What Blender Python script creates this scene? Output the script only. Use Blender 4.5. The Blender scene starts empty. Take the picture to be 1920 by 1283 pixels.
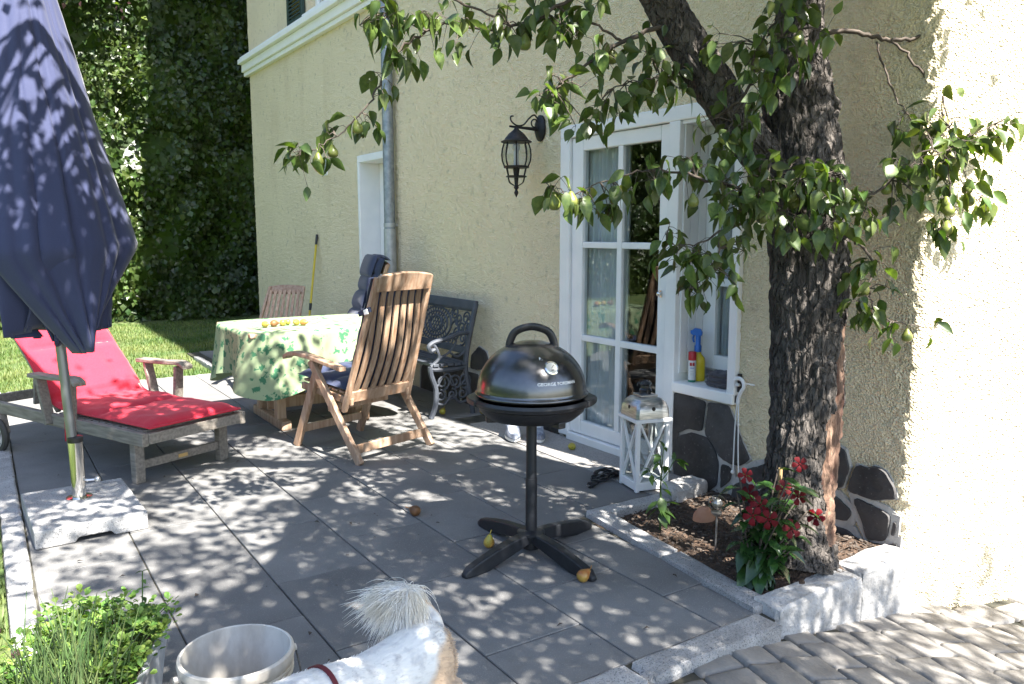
import bpy, bmesh, math, random
from mathutils import Vector, Matrix, Quaternion, noise
R = math.radians
random.seed(7)
scene = bpy.context.scene
COL = scene.collection

# ------------------------------------------------------------------ camera
cam = bpy.data.cameras.new('camera'); cam_o = bpy.data.objects.new('camera', cam); COL.objects.link(cam_o)
cam.sensor_width = 36.0; cam.lens = 28.3; cam.clip_start = 0.05; cam.clip_end = 1500
cam_o.location = (0, 0, 1.40); cam_o.rotation_euler = (R(90 - 7.69), 0, R(-33.5))
scene.camera = cam_o

# ------------------------------------------------------------------ light
SUN_EL, SUN_AZ = 53.0, 7.5
to_sun = Vector((math.sin(R(SUN_AZ)) * math.cos(R(SUN_EL)), -math.cos(R(SUN_AZ)) * math.cos(R(SUN_EL)), math.sin(R(SUN_EL))))
world = bpy.data.worlds.new('World'); scene.world = world; world.use_nodes = True
wn = world.node_tree; bg = wn.nodes['Background']
sky = wn.nodes.new('ShaderNodeTexSky'); sky.sky_type = 'NISHITA'; sky.sun_disc = False
sky.sun_elevation = R(SUN_EL); sky.sun_rotation = R(180 - SUN_AZ)
wn.links.new(sky.outputs[0], bg.inputs[0]); bg.inputs[1].default_value = 0.078
sun = bpy.data.lights.new('sun', 'SUN'); sun.energy = 5.0; sun.angle = R(0.53); sun.color = (1.0, 0.95, 0.87)
sun_o = bpy.data.objects.new('sun', sun); COL.objects.link(sun_o); sun_o.location = (2, -6, 12)
sun_o.rotation_euler = (-to_sun).to_track_quat('-Z', 'Y').to_euler()
vs = scene.view_settings
vs.view_transform = 'Standard'; vs.look = 'None'; vs.gamma = 1.0; vs.use_curve_mapping = False
vs.exposure = 2.5

# ------------------------------------------------------------------ materials
MATS = {}
def pm(name, c1, c2=None, scale=8.0, rough=0.7, bump=0.0, bscale=40.0, metal=0.0, detail=4.0, lo=0.35, hi=0.65,
       spots=None, coat=0.0, stretch=None, rnd=0.0, sheen=0.0, spec=None, bdist=0.01, vor=None):
    """principled material: two colours mixed by noise, optional fine spots, bump, per-object random value"""
    m = bpy.data.materials.new(name); m.use_nodes = True; nt = m.node_tree; N = nt.nodes; L = nt.links
    p = N['Principled BSDF']; p.inputs['Roughness'].default_value = rough; p.inputs['Metallic'].default_value = metal
    if coat: p.inputs['Coat Weight'].default_value = coat
    if sheen: p.inputs['Sheen Weight'].default_value = sheen
    if spec is not None: p.inputs['Specular IOR Level'].default_value = spec
    tc = N.new('ShaderNodeTexCoord'); vec = tc.outputs['Object']
    if stretch:
        mp = N.new('ShaderNodeMapping'); mp.inputs['Scale'].default_value = stretch
        L.new(vec, mp.inputs[0]); vec = mp.outputs[0]
    if rnd:
        oi = N.new('ShaderNodeObjectInfo'); ad = N.new('ShaderNodeVectorMath'); ad.operation = 'ADD'
        sc_ = N.new('ShaderNodeVectorMath'); sc_.operation = 'SCALE'; sc_.inputs[0].default_value = (37, 53, 71)
        L.new(oi.outputs['Random'], sc_.inputs['Scale']); L.new(vec, ad.inputs[0]); L.new(sc_.outputs[0], ad.inputs[1]); vec = ad.outputs[0]
    def nz(s, d=detail):
        n = N.new('ShaderNodeTexNoise'); n.inputs['Scale'].default_value = s; n.inputs['Detail'].default_value = d
        L.new(vec, n.inputs['Vector']); return n.outputs['Fac']
    def ramp(src, a, b, ca, cb):
        r = N.new('ShaderNodeValToRGB'); r.color_ramp.elements[0].position = a; r.color_ramp.elements[1].position = b
        r.color_ramp.elements[0].color = (*ca, 1); r.color_ramp.elements[1].color = (*cb, 1); L.new(src, r.inputs[0]); return r.outputs[0]
    col = None
    if c2 is not None: col = ramp(nz(scale), lo, hi, c1, c2)
    if spots:
        sc2, a, b, c3 = spots
        f = ramp(nz(sc2, 2.0), a, b, (0, 0, 0), (1, 1, 1))
        mx = N.new('ShaderNodeMix'); mx.data_type = 'RGBA'
        if col: L.new(col, mx.inputs[6])
        else: mx.inputs[6].default_value = (*c1, 1)
        mx.inputs[7].default_value = (*c3, 1); L.new(f, mx.inputs[0]); col = mx.outputs[2]
    if rnd:
        hs = N.new('ShaderNodeHueSaturation'); mr = N.new('ShaderNodeMapRange')
        mr.inputs[3].default_value = 1 - rnd; mr.inputs[4].default_value = 1 + rnd
        L.new(oi.outputs['Random'], mr.inputs[0]); L.new(mr.outputs[0], hs.inputs['Value'])
        if col: L.new(col, hs.inputs['Color'])
        else: hs.inputs['Color'].default_value = (*c1, 1)
        col = hs.outputs[0]
    if col: L.new(col, p.inputs['Base Color'])
    else: p.inputs['Base Color'].default_value = (*c1, 1)
    if bump:
        b = N.new('ShaderNodeBump'); b.inputs['Strength'].default_value = bump; b.inputs['Distance'].default_value = bdist
        if vor:
            v = N.new('ShaderNodeTexVoronoi'); v.inputs['Scale'].default_value = vor; L.new(vec, v.inputs['Vector'])
            ma = N.new('ShaderNodeMath'); ma.operation = 'ADD'; L.new(v.outputs['Distance'], ma.inputs[0]); L.new(nz(bscale), ma.inputs[1])
            L.new(ma.outputs[0], b.inputs['Height'])
        else: L.new(nz(bscale), b.inputs['Height'])
        L.new(b.outputs[0], p.inputs['Normal'])
    MATS[name] = m
    return m
def leafmat(name, c1, c2, rough=0.45, trans=0.35, rnd=0.25, scale=6.0, vein=None):
    m = pm(name, c1, c2, scale=scale, rough=rough, rnd=rnd)
    nt = m.node_tree; N = nt.nodes; L = nt.links; p = N['Principled BSDF']; out = N['Material Output']
    t = N.new('ShaderNodeBsdfTranslucent'); mx = N.new('ShaderNodeMixShader'); mx.inputs[0].default_value = trans
    src = p.inputs['Base Color'].links[0].from_socket
    ge = N.new('ShaderNodeNewGeometry'); isl = ge.outputs['Random Per Island']     # every leaf its own tint
    h2 = N.new('ShaderNodeHueSaturation'); mh = N.new('ShaderNodeMapRange'); mh.inputs[3].default_value = .465; mh.inputs[4].default_value = .515; L.new(isl, mh.inputs[0]); L.new(mh.outputs[0], h2.inputs['Hue'])
    sn = N.new('ShaderNodeMath'); sn.operation = 'MULTIPLY'; sn.inputs[1].default_value = 47.0; L.new(isl, sn.inputs[0]); fr = N.new('ShaderNodeMath'); fr.operation = 'FRACT'; L.new(sn.outputs[0], fr.inputs[0])
    mv = N.new('ShaderNodeMapRange'); mv.inputs[3].default_value = .65; mv.inputs[4].default_value = 1.4; L.new(fr.outputs[0], mv.inputs[0]); L.new(mv.outputs[0], h2.inputs['Value'])
    L.new(src, h2.inputs['Color']); src = h2.outputs[0]; L.new(src, p.inputs['Base Color'])
    g = N.new('ShaderNodeMix'); g.data_type = 'RGBA'; g.blend_type = 'MULTIPLY'; g.inputs[0].default_value = 1
    L.new(src, g.inputs[6]); g.inputs[7].default_value = (1.6, 1.7, 0.5, 1); L.new(g.outputs[2], t.inputs[0])
    L.new(p.outputs[0], mx.inputs[1]); L.new(t.outputs[0], mx.inputs[2]); L.new(mx.outputs[0], out.inputs[0])
    return m

# ------------------------------------------------------------------ mesh helpers
class MB:
    def __init__(s): s.v = []; s.f = []
    def add(s, vs, fs):
        o = len(s.v); s.v += [tuple(v) for v in vs]; s.f += [tuple(i + o for i in f) for f in fs]; return s
    def box(s, c, d, rot=None):
        x, y, z = d[0] / 2, d[1] / 2, d[2] / 2
        vs = [Vector(p) for p in ((-x, -y, -z), (x, -y, -z), (x, y, -z), (-x, y, -z), (-x, -y, z), (x, -y, z), (x, y, z), (-x, y, z))]
        if rot is not None: vs = [rot @ v for v in vs]
        return s.add([v + Vector(c) for v in vs], [(0, 3, 2, 1), (4, 5, 6, 7), (0, 1, 5, 4), (1, 2, 6, 5), (2, 3, 7, 6), (3, 0, 4, 7)])
    def b2(s, lo, hi): return s.box([(a + b) / 2 for a, b in zip(lo, hi)], [b - a for a, b in zip(lo, hi)])
    def bar(s, a, b, w, t, up=(0, 0, 1)):
        a = Vector(a); b = Vector(b); d = (b - a); l = d.length; d.normalize(); u = Vector(up)
        x = d.cross(u)
        if x.length < 1e-4: x = d.cross(Vector((1, 0, 0)))
        x.normalize(); u = x.cross(d).normalized()
        m = Matrix((x, d, u)).transposed()
        return s.box((a + b) / 2, (w, l, t), m)
    def tube(s, pts, rad, n=8, cap=True, flat=1.0):
        pts = [Vector(p) for p in pts]; k = len(pts)
        if not hasattr(rad, '__len__'): rad = [rad] * k
        t0 = (pts[1] - pts[0]).normalized(); ref = Vector((0, 0, 1)) if abs(t0.z) < 0.9 else Vector((1, 0, 0))
        u = t0.cross(ref).normalized(); vs = []; fs = []
        for i, p in enumerate(pts):
            t = (pts[min(i + 1, k - 1)] - pts[max(i - 1, 0)])
            if t.length < 1e-9: t = t0
            t.normalize(); u = (u - t * u.dot(t))
            if u.length < 1e-6: u = t.orthogonal()
            u.normalize(); w = t.cross(u)
            for j in range(n):
                a = 2 * math.pi * j / n; vs.append(p + (u * math.cos(a) + w * math.sin(a) * flat) * rad[i])
        for i in range(k - 1):
            for j in range(n):
                fs.append((i * n + j, i * n + (j + 1) % n, (i + 1) * n + (j + 1) % n, (i + 1) * n + j))
        if cap: fs.append(tuple(range(n - 1, -1, -1))); fs.append(tuple((k - 1) * n + j for j in range(n)))
        return s.add(vs, fs)
    def lathe(s, prof, n=24, c=(0, 0, 0), cap=True):
        vs = []; fs = []; k = len(prof)
        for r, z in prof:
            for j in range(n):
                a = 2 * math.pi * j / n; vs.append((c[0] + r * math.cos(a), c[1] + r * math.sin(a), c[2] + z))
        for i in range(k - 1):
            for j in range(n): fs.append((i * n + j, i * n + (j + 1) % n, (i + 1) * n + (j + 1) % n, (i + 1) * n + j))
        if cap: fs.append(tuple(range(n - 1, -1, -1))); fs.append(tuple((k - 1) * n + j for j in range(n)))
        return s.add(vs, fs)
    def prism(s, poly, off):
        """poly: list of 3d points, extruded by off"""
        n = len(poly); o = Vector(off); a = [Vector(p) for p in poly]
        fs = [tuple(range(n - 1, -1, -1)), tuple(range(n, 2 * n))] + [(i, (i + 1) % n, n + (i + 1) % n, n + i) for i in range(n)]
        return s.add(a + [p + o for p in a], fs)
    def ball(s, c, r, n=12, m=8, sc=(1, 1, 1)):
        pr = [(r * math.sin(math.pi * i / m), -r * math.cos(math.pi * i / m)) for i in range(m + 1)]
        o = len(s.v); s.lathe([(max(a, r * .02) , b) for a, b in pr], n)
        for i in range(o, len(s.v)): v = s.v[i]; s.v[i] = (v[0] * sc[0] + c[0], v[1] * sc[1] + c[1], v[2] * sc[2] + c[2])
        return s
    def tf(s, m, o=0):
        for i in range(o, len(s.v)): s.v[i] = tuple(m @ Vector(s.v[i]))
        return s
    def mesh(s, name, mat, smooth=False):
        me = bpy.data.meshes.new(name); me.from_pydata(s.v, [], s.f)
        bm = bmesh.new(); bm.from_mesh(me); bmesh.ops.recalc_face_normals(bm, faces=bm.faces); bm.to_mesh(me); bm.free()
        if mat: me.materials.append(MATS[mat] if isinstance(mat, str) else mat)
        if smooth:
            me.polygons.foreach_set('use_smooth', [True] * len(me.polygons))
            if smooth != 'all': 
                try: me.set_sharp_from_angle(angle=R(40))
                except Exception: pass
        return me
    def build(s, name, mat, parent=None, smooth=False, bevel=0.0, loc=None, seg=2):
        o = bpy.data.objects.new(name, s.mesh(name, mat, smooth)); COL.objects.link(o)
        if parent: o.parent = parent
        if loc: o.location = loc
        if bevel:
            b = o.modifiers.new('bevel', 'BEVEL'); b.width = bevel; b.segments = seg; b.limit_method = 'ANGLE'; b.angle_limit = R(40)
        return o
def inst(name, mesh, parent=None, mtx=None):
    o = bpy.data.objects.new(name, mesh); COL.objects.link(o)
    if parent: o.parent = parent
    if mtx is not None: o.matrix_basis = mtx
    return o
def tag(o, label=None, cat=None, group=None, kind=None):
    if label: o['label'] = label
    if cat: o['category'] = cat
    if group: o['group'] = group
    if kind: o['kind'] = kind
    return o
def thing(name, label, cat, loc=(0, 0, 0), rz=0.0, group=None):
    o = bpy.data.objects.new(name, None); COL.objects.link(o); o.empty_display_size = 0.1
    o.location = loc; o.rotation_euler = (0, 0, rz); return tag(o, label, cat, group)
def copy_tree(o, parent=None):
    c = o.copy(); COL.objects.link(c)
    if parent: c.parent = parent
    for ch in o.children: copy_tree(ch, c)
    return c
def curve_pts(pts, n=6):
    """catmull-rom through the points"""
    P = [Vector(p) for p in pts]; out = []
    for i in range(len(P) - 1):
        p0 = P[max(i - 1, 0)]; p1 = P[i]; p2 = P[i + 1]; p3 = P[min(i + 2, len(P) - 1)]
        for k in range(n):
            t = k / n
            out.append(0.5 * ((2 * p1) + (p2 - p0) * t + (2 * p0 - 5 * p1 + 4 * p2 - p3) * t * t + (3 * p1 - p0 - 3 * p2 + p3) * t ** 3))
    out.append(P[-1]); return out
def lerp_list(v, n):
    out = []
    for i in range(len(v) - 1):
        for k in range(n): out.append(v[i] + (v[i + 1] - v[i]) * k / n)
    out.append(v[-1]); return out
def fbm(x, y, z, o=4): return noise.fractal(Vector((x, y, z)), 1.0, 2.0, o)
def text_mesh(s, size, mat, bold=False, extrude=0.0):
    c = bpy.data.curves.new('text', 'FONT'); c.body = s; c.size = size; c.align_x = 'CENTER'; c.align_y = 'CENTER'; c.extrude = extrude
    if bold: c.offset = size * 0.02
    o = bpy.data.objects.new('text', c); COL.objects.link(o)
    dg = bpy.context.evaluated_depsgraph_get(); me = bpy.data.meshes.new_from_object(o.evaluated_get(dg))
    bpy.data.objects.remove(o); bpy.data.curves.remove(c); me.materials.clear(); me.materials.append(MATS[mat]); return me

# ------------------------------------------------------------------ palette
pm('stucco', (0.87, 0.75, 0.515), (0.81, 0.695, 0.475), scale=1.3, rough=0.95, bump=1.0, bscale=80, vor=95, bdist=0.013, detail=6, spots=(16, .60, .78, (0.60, 0.52, 0.35)))
def streaks(name, st, lo, hi, col, amt=.6):
    nt = MATS[name].node_tree; N = nt.nodes; L = nt.links; p = N['Principled BSDF']; src = p.inputs['Base Color'].links[0].from_socket
    tc = N.new('ShaderNodeTexCoord'); mp = N.new('ShaderNodeMapping'); mp.inputs['Scale'].default_value = st; L.new(tc.outputs['Object'], mp.inputs[0])
    n = N.new('ShaderNodeTexNoise'); n.inputs['Scale'].default_value = 1.0; n.inputs['Detail'].default_value = 7; n.inputs['Roughness'].default_value = .65; L.new(mp.outputs[0], n.inputs[0])
    r = N.new('ShaderNodeMapRange'); r.inputs[1].default_value = lo; r.inputs[2].default_value = hi; r.inputs[4].default_value = amt; L.new(n.outputs[0], r.inputs[0])
    mx = N.new('ShaderNodeMix'); mx.data_type = 'RGBA'; L.new(r.outputs[0], mx.inputs[0]); L.new(src, mx.inputs[6]); mx.inputs[7].default_value = (*col, 1); L.new(mx.outputs[2], p.inputs['Base Color'])
streaks('stucco', (2.2, 2.2, .5), .56, .80, (.60, .47, .28), .45)
pm('white_paint', (0.80, 0.80, 0.80), (0.74, 0.75, 0.76), scale=6, rough=0.45, bump=0.08, bscale=90)
pm('white_trim', (0.82, 0.82, 0.80), (0.76, 0.76, 0.75), scale=3, rough=0.6, bump=0.15, bscale=60)
pm('zinc', (0.20, 0.23, 0.26), (0.32, 0.35, 0.38), scale=18, rough=0.5, metal=0.6, bump=0.05)
pm('zinc_light', (0.45, 0.47, 0.48), (0.36, 0.38, 0.40), scale=20, rough=0.45, metal=0.6)
pm('shutter_green', (0.02, 0.045, 0.035), rough=0.6)
pm('stone_dark', (0.028, 0.027, 0.028), (0.062, 0.059, 0.060), scale=5, detail=8, rough=0.75, bump=0.9, bscale=20, rnd=0.25, bdist=.012, spots=(60, .66, .74, (.12, .12, .12)))
pm('mortar', (0.36, 0.35, 0.34), (0.46, 0.45, 0.43), scale=14, rough=0.95, bump=0.6, bscale=60)
pm('slab', (0.120, 0.119, 0.118), (0.182, 0.179, 0.174), scale=2.6, detail=9, lo=.3, hi=.72, rough=0.85, bump=0.35, bscale=160, bdist=.003, rnd=0.13, spots=(230, .60, .72, (.26, .255, .25)))
streaks('slab', (7, 7, 7), .55, .8, (.075, .072, .066))
pm('joint', (0.030, 0.030, 0.022), (0.10, 0.092, 0.07), scale=9, lo=.4, hi=.7, rough=1.0)
pm('aggregate', (0.34, 0.32, 0.30), (0.24, 0.23, 0.22), scale=140, rough=0.9, bump=0.6, bscale=150, lo=.45, hi=.55)
pm('granite', (0.38, 0.375, 0.37), (0.28, 0.275, 0.27), scale=10, rough=0.85, bump=0.6, bscale=70, rnd=.1, spots=(190, .56, .64, (.13, .13, .135)))
pm('granite_rough', (0.42, 0.41, 0.40), (0.28, 0.275, 0.27), scale=7, rough=0.9, bump=0.9, bscale=24, bdist=.02, rnd=.08, spots=(150, .60, .70, (.2, .2, .2)))
pm('cobble', (0.14, 0.132, 0.124), (0.24, 0.228, 0.212), scale=7, lo=.3, hi=.7, rough=0.85, bump=0.5, bscale=80, bdist=.006, rnd=.14, spots=(150, .62, .72, (.2, .19, .18)))
streaks('cobble', (9, 9, 9), .52, .8, (.11, .10, .09))
streaks('granite_rough', (6, 6, 3), .5, .8, (.13, .125, .12))
pm('soil', (0.035, 0.022, 0.014), (0.10, 0.062, 0.040), scale=40, rough=1.0, bump=1.0, bscale=70, bdist=.03, spots=(90, .62, .70, (.20, .14, .10)))
pm('lawn', (0.045, 0.085, 0.018), (0.10, 0.125, 0.038), scale=3, rough=1.0, bump=0.8, bscale=90, detail=8)
pm('earth', (0.09, 0.10, 0.035), (0.13, 0.12, 0.05), scale=.4, rough=1.0)
pm('teak', (0.27, 0.155, 0.09), (0.44, 0.315, 0.225), scale=5, rough=0.55, bump=0.25, bscale=30, stretch=(9, 9, .8), rnd=.12, lo=.3, hi=.7)
pm('teak_grey', (0.17, 0.148, 0.125), (0.28, 0.25, 0.215), scale=6, rough=0.85, bump=0.5, bscale=30, stretch=(10, 1.0, 10), rnd=.12)
pm('navy', (0.012, 0.020, 0.055), (0.018, 0.028, 0.075), scale=200, rough=0.85, bump=.2, bscale=400, bdist=.002, sheen=.2)
pm('parasol_cloth', (0.022, 0.029, 0.080), (0.028, 0.036, 0.092), scale=300, rough=0.8, bump=.15, bscale=500, bdist=.001, sheen=.15)
pm('red_cloth', (0.48, 0.013, 0.035), (0.54, 0.020, 0.045), scale=150, rough=0.9, bump=.2, bscale=350, bdist=.002, sheen=.15)
pm('pole_grey', (0.22, 0.225, 0.23), rough=0.4, metal=.7)
pm('chrome', (0.72, 0.70, 0.66), rough=0.14, metal=1.0)
pm('black_plastic', (0.012, 0.012, 0.014), (0.018, 0.018, 0.02), scale=60, rough=0.42, bump=.05, bscale=300)
pm('grill_lid', (0.10, 0.10, 0.105), (0.12, 0.12, 0.125), scale=90, rough=0.27, metal=.9, coat=.3)
pm('grill_base', (0.007, 0.008, 0.011), (0.012, 0.014, 0.018), scale=40, rough=0.5, bump=.06, bscale=200)
pm('print_white', (0.75, 0.75, 0.74), rough=0.5)
pm('iron', (0.010, 0.010, 0.012), (0.022, 0.020, 0.020), scale=30, rough=0.5, metal=.3, bump=.3, bscale=60)
pm('bench_grey', (0.038, 0.045, 0.060), (0.06, 0.068, 0.085), scale=12, rough=0.55, bump=.12, bscale=60)
pm('bark', (0.040, 0.034, 0.030), (0.135, 0.118, 0.105), scale=10, rough=1.0, bump=1.0, bscale=26, bdist=.03, stretch=(3, 3, .9), lo=.3, hi=.7, detail=8)
pm('twig', (0.05, 0.038, 0.030), (0.10, 0.08, 0.065), scale=30, rough=.9)
pm('bare_wood', (0.075, 0.034, 0.022), (0.24, 0.155, 0.105), scale=7, rough=.9, bump=.9, bscale=22, stretch=(4, 4, .5), bdist=.02)
def crack(name, scale, st):                             # bark cracks: plates split by narrow fissures
    nt = MATS[name].node_tree; N = nt.nodes; L = nt.links; p = N['Principled BSDF']
    tc = N.new('ShaderNodeTexCoord'); mp = N.new('ShaderNodeMapping'); mp.inputs['Scale'].default_value = st
    n = N.new('ShaderNodeTexNoise'); n.inputs['Scale'].default_value = 9; L.new(tc.outputs['Object'], n.inputs[0])
    mx = N.new('ShaderNodeMix'); mx.data_type = 'RGBA'; mx.inputs[0].default_value = .06; L.new(tc.outputs['Object'], mx.inputs[6]); L.new(n.outputs['Color'], mx.inputs[7]); L.new(mx.outputs[2], mp.inputs[0])
    v = N.new('ShaderNodeTexVoronoi'); v.feature = 'DISTANCE_TO_EDGE'; v.inputs['Scale'].default_value = scale; L.new(mp.outputs[0], v.inputs['Vector'])
    r = N.new('ShaderNodeValToRGB'); r.color_ramp.elements[0].position = .0; r.color_ramp.elements[1].position = .16; L.new(v.outputs['Distance'], r.inputs[0])
    b = N.new('ShaderNodeBump'); b.inputs['Strength'].default_value = 1.0; b.inputs['Distance'].default_value = .014; L.new(r.outputs[0], b.inputs['Height'])
    old = p.inputs['Normal'].links[0].from_socket; L.new(old, b.inputs['Normal']); L.new(b.outputs[0], p.inputs['Normal'])
crack('bark', 34, (1, 1, .42))
leafmat('pear_leaf', (0.050, 0.095, 0.020), (0.095, 0.145, 0.034), rough=.38, trans=.30, rnd=.35)
leafmat('crown_leaf', (0.040, 0.080, 0.018), (0.070, 0.115, 0.026), rough=.4, trans=.22)
leafmat('ivy', (0.020, 0.045, 0.012), (0.05, 0.085, 0.018), rough=.4, trans=.25, scale=1.2)
leafmat('bright_leaf', (0.07, 0.13, 0.022), (0.11, 0.17, 0.035), rough=.45, trans=.35, scale=1.0)
leafmat('plum_leaf', (0.035, 0.016, 0.020), (0.065, 0.03, 0.03), rough=.45, trans=.25, scale=1.0)
leafmat('herb', (0.075, 0.15, 0.025), (0.11, 0.19, 0.04), rough=.55, trans=.35, scale=20)
leafmat('herb_dark', (0.040, 0.09, 0.022), (0.06, 0.12, 0.03), rough=.5, trans=.3, scale=20)
leafmat('chive', (0.07, 0.14, 0.045), (0.13, 0.19, 0.075), rough=.5, trans=.25, scale=9)
leafmat('glossy_leaf', (0.016, 0.05, 0.014), (0.035, 0.085, 0.02), rough=.22, trans=.15, rnd=.4)
leafmat('pepper_leaf', (0.035, 0.085, 0.018), (0.055, 0.115, 0.025), rough=.4, trans=.35, rnd=.3)
pm('petal', (0.050, 0.0008, 0.003), (0.115, 0.002, 0.005), scale=30, rough=.6, rnd=.3, spec=.15)
leafmat('grass', (0.048, 0.105, 0.018), (0.13, 0.165, 0.048), rough=.6, trans=.35, scale=1.6)
pm('pear_skin', (0.36, 0.34, 0.045), (0.42, 0.24, 0.05), scale=14, rough=.4, rnd=.2, spots=(70, .62, .7, (.16, .10, .03)))
pm('pear_green', (0.10, 0.14, 0.025), (0.16, 0.17, 0.04), scale=18, rough=.4, rnd=.2, spots=(80, .64, .7, (.10, .08, .03)))
pm('pear_rot', (0.11, 0.05, 0.02), (0.20, 0.09, 0.03), scale=20, rough=.6)
pm('pear_red', (0.30, 0.10, 0.03), (0.38, 0.24, 0.05), scale=14, rough=.4)
pm('terracotta', (0.42, 0.20, 0.12), (0.50, 0.27, 0.17), scale=9, rough=.9, bump=.5, bscale=40)
pm('bucket', (0.60, 0.585, 0.55), (0.40, 0.36, 0.30), scale=6, rough=.6, bump=.1, bscale=30, detail=9, lo=.45, hi=.8, spots=(17, .66, .80, (.30, .25, .20)))
streaks('bucket', (11, 11, 5), .40, .72, (.25, .21, .17), .6)
pm('planter', (0.46, 0.48, 0.52), (0.36, 0.38, 0.42), scale=20, rough=.6)
pm('rubber', (0.05, 0.048, 0.045), rough=.8)
pm('wheel_white', (0.55, 0.53, 0.50), (0.42, 0.40, 0.37), scale=15, rough=.6)
pm('yellow_plastic', (0.62, 0.47, 0.02), rough=.35)
pm('yellow_stick', (0.55, 0.42, 0.03), rough=.5)
pm('blue_plastic', (0.02, 0.13, 0.48), rough=.4)
pm('red_plastic', (0.42, 0.012, 0.02), rough=.35)
pm('can_white', (0.62, 0.63, 0.64), rough=.3)
pm('can_green', (0.02, 0.20, 0.12), rough=.35)
pm('rag', (0.045, 0.042, 0.050), (0.065, 0.06, 0.07), scale=60, rough=1.0, bump=.5, bscale=120, sheen=.2)
pm('shoe_cloth', (0.10, 0.12, 0.17), (0.30, 0.32, 0.36), scale=22, rough=.9)
pm('shoe_sole', (0.70, 0.70, 0.68), rough=.7)
pm('silver', (0.62, 0.62, 0.62), (0.38, 0.39, 0.40), scale=18, rough=.32, metal=.9, stretch=(1, 1, 9))
pm('steel_dark', (0.07, 0.075, 0.085), rough=.25, metal=.9)
pm('curtain', (0.70, 0.71, 0.73), (0.62, 0.63, 0.65), scale=3, rough=.9)
pm('interior', (0.16, 0.14, 0.12), rough=.9)
pm('roof_tile', (0.30, 0.09, 0.05), (0.36, 0.13, 0.08), scale=6, rough=.8)
pm('cane', (0.30, 0.20, 0.09), rough=.8)
pm('collar', (0.10, 0.008, 0.018), rough=.6)
pm('brass', (0.55, 0.40, 0.18), rough=.35, metal=1)
pm('dial', (0.55, 0.53, 0.47), rough=.4)

def glass_mat(name, tint=(1, 1, 1), ior=1.5, boost=1.0, rough=0.0):
    m = bpy.data.materials.new(name); m.use_nodes = True; N = m.node_tree.nodes; L = m.node_tree.links
    N.remove(N['Principled BSDF']); out = N['Material Output']
    t = N.new('ShaderNodeBsdfTransparent'); t.inputs[0].default_value = (*tint, 1)
    g = N.new('ShaderNodeBsdfGlossy'); g.inputs['Roughness'].default_value = rough
    fr = N.new('ShaderNodeFresnel'); ge = N.new('ShaderNodeNewGeometry')      # both faces of a pane reflect alike
    io = N.new('ShaderNodeMix'); io.data_type = 'FLOAT'; io.inputs[2].default_value = ior; io.inputs[3].default_value = 1 / ior
    L.new(ge.outputs['Backfacing'], io.inputs[0]); L.new(io.outputs[0], fr.inputs[0])
    mu = N.new('ShaderNodeMath'); mu.operation = 'MULTIPLY'; mu.inputs[1].default_value = boost; mu.use_clamp = True
    mx = N.new('ShaderNodeMixShader'); L.new(fr.outputs[0], mu.inputs[0]); L.new(mu.outputs[0], mx.inputs[0])
    L.new(t.outputs[0], mx.inputs[1]); L.new(g.outputs[0], mx.inputs[2]); L.new(mx.outputs[0], out.inputs[0]); MATS[name] = m
glass_mat('window_glass', (.86, .89, .89), 1.5, 1.15)
glass_mat('lamp_glass', (.86, .88, .88), 1.45, 1.0)
glass_mat('ball_glass', (.62, .62, .60), 1.5, 2.0, .03)

# ================================================================== SETTING
D = 3.328                      # facade plane (x)
def sheet(name, x0, x1, y0, y1, z, mat, th=0.3):
    o = MB().b2((x0, y0, z - th), (x1, y1, z)).build(name, mat); return tag(o, kind='structure')
tag(MB().b2((-400, -400, -.75), (400, 400, -.42)).build('ground', 'earth'), kind='structure')
# lawn: sheet with gentle swell, two strips (left of the patio, behind it)
def lawn_z(x, y): return -.035 + .018 * fbm(x * .6, y * .6, 3.1) + max(0, (y - 9)) * .012
def lawn_patch(name, x0, x1, y0, y1, step):
    m = MB(); nx = int((x1 - x0) / step); ny = int((y1 - y0) / step)
    for i in range(nx + 1):
        for j in range(ny + 1):
            x = x0 + (x1 - x0) * i / nx; y = y0 + (y1 - y0) * j / ny; m.v.append((x, y, lawn_z(x, y)))
    m.f = [(i * (ny + 1) + j, (i + 1) * (ny + 1) + j, (i + 1) * (ny + 1) + j + 1, i * (ny + 1) + j + 1) for i in range(nx) for j in range(ny)]
    return tag(m.build(name, 'lawn', smooth='all'), kind='structure')
lawn_patch('lawn', -14, 0.0, -8, 8.36, .5)
lawn_patch('lawn', -14, 2.0, 8.36, 16, .5)
lawn_patch('lawn', 2.0, 6.0, 10.02, 16, .5)

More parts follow.
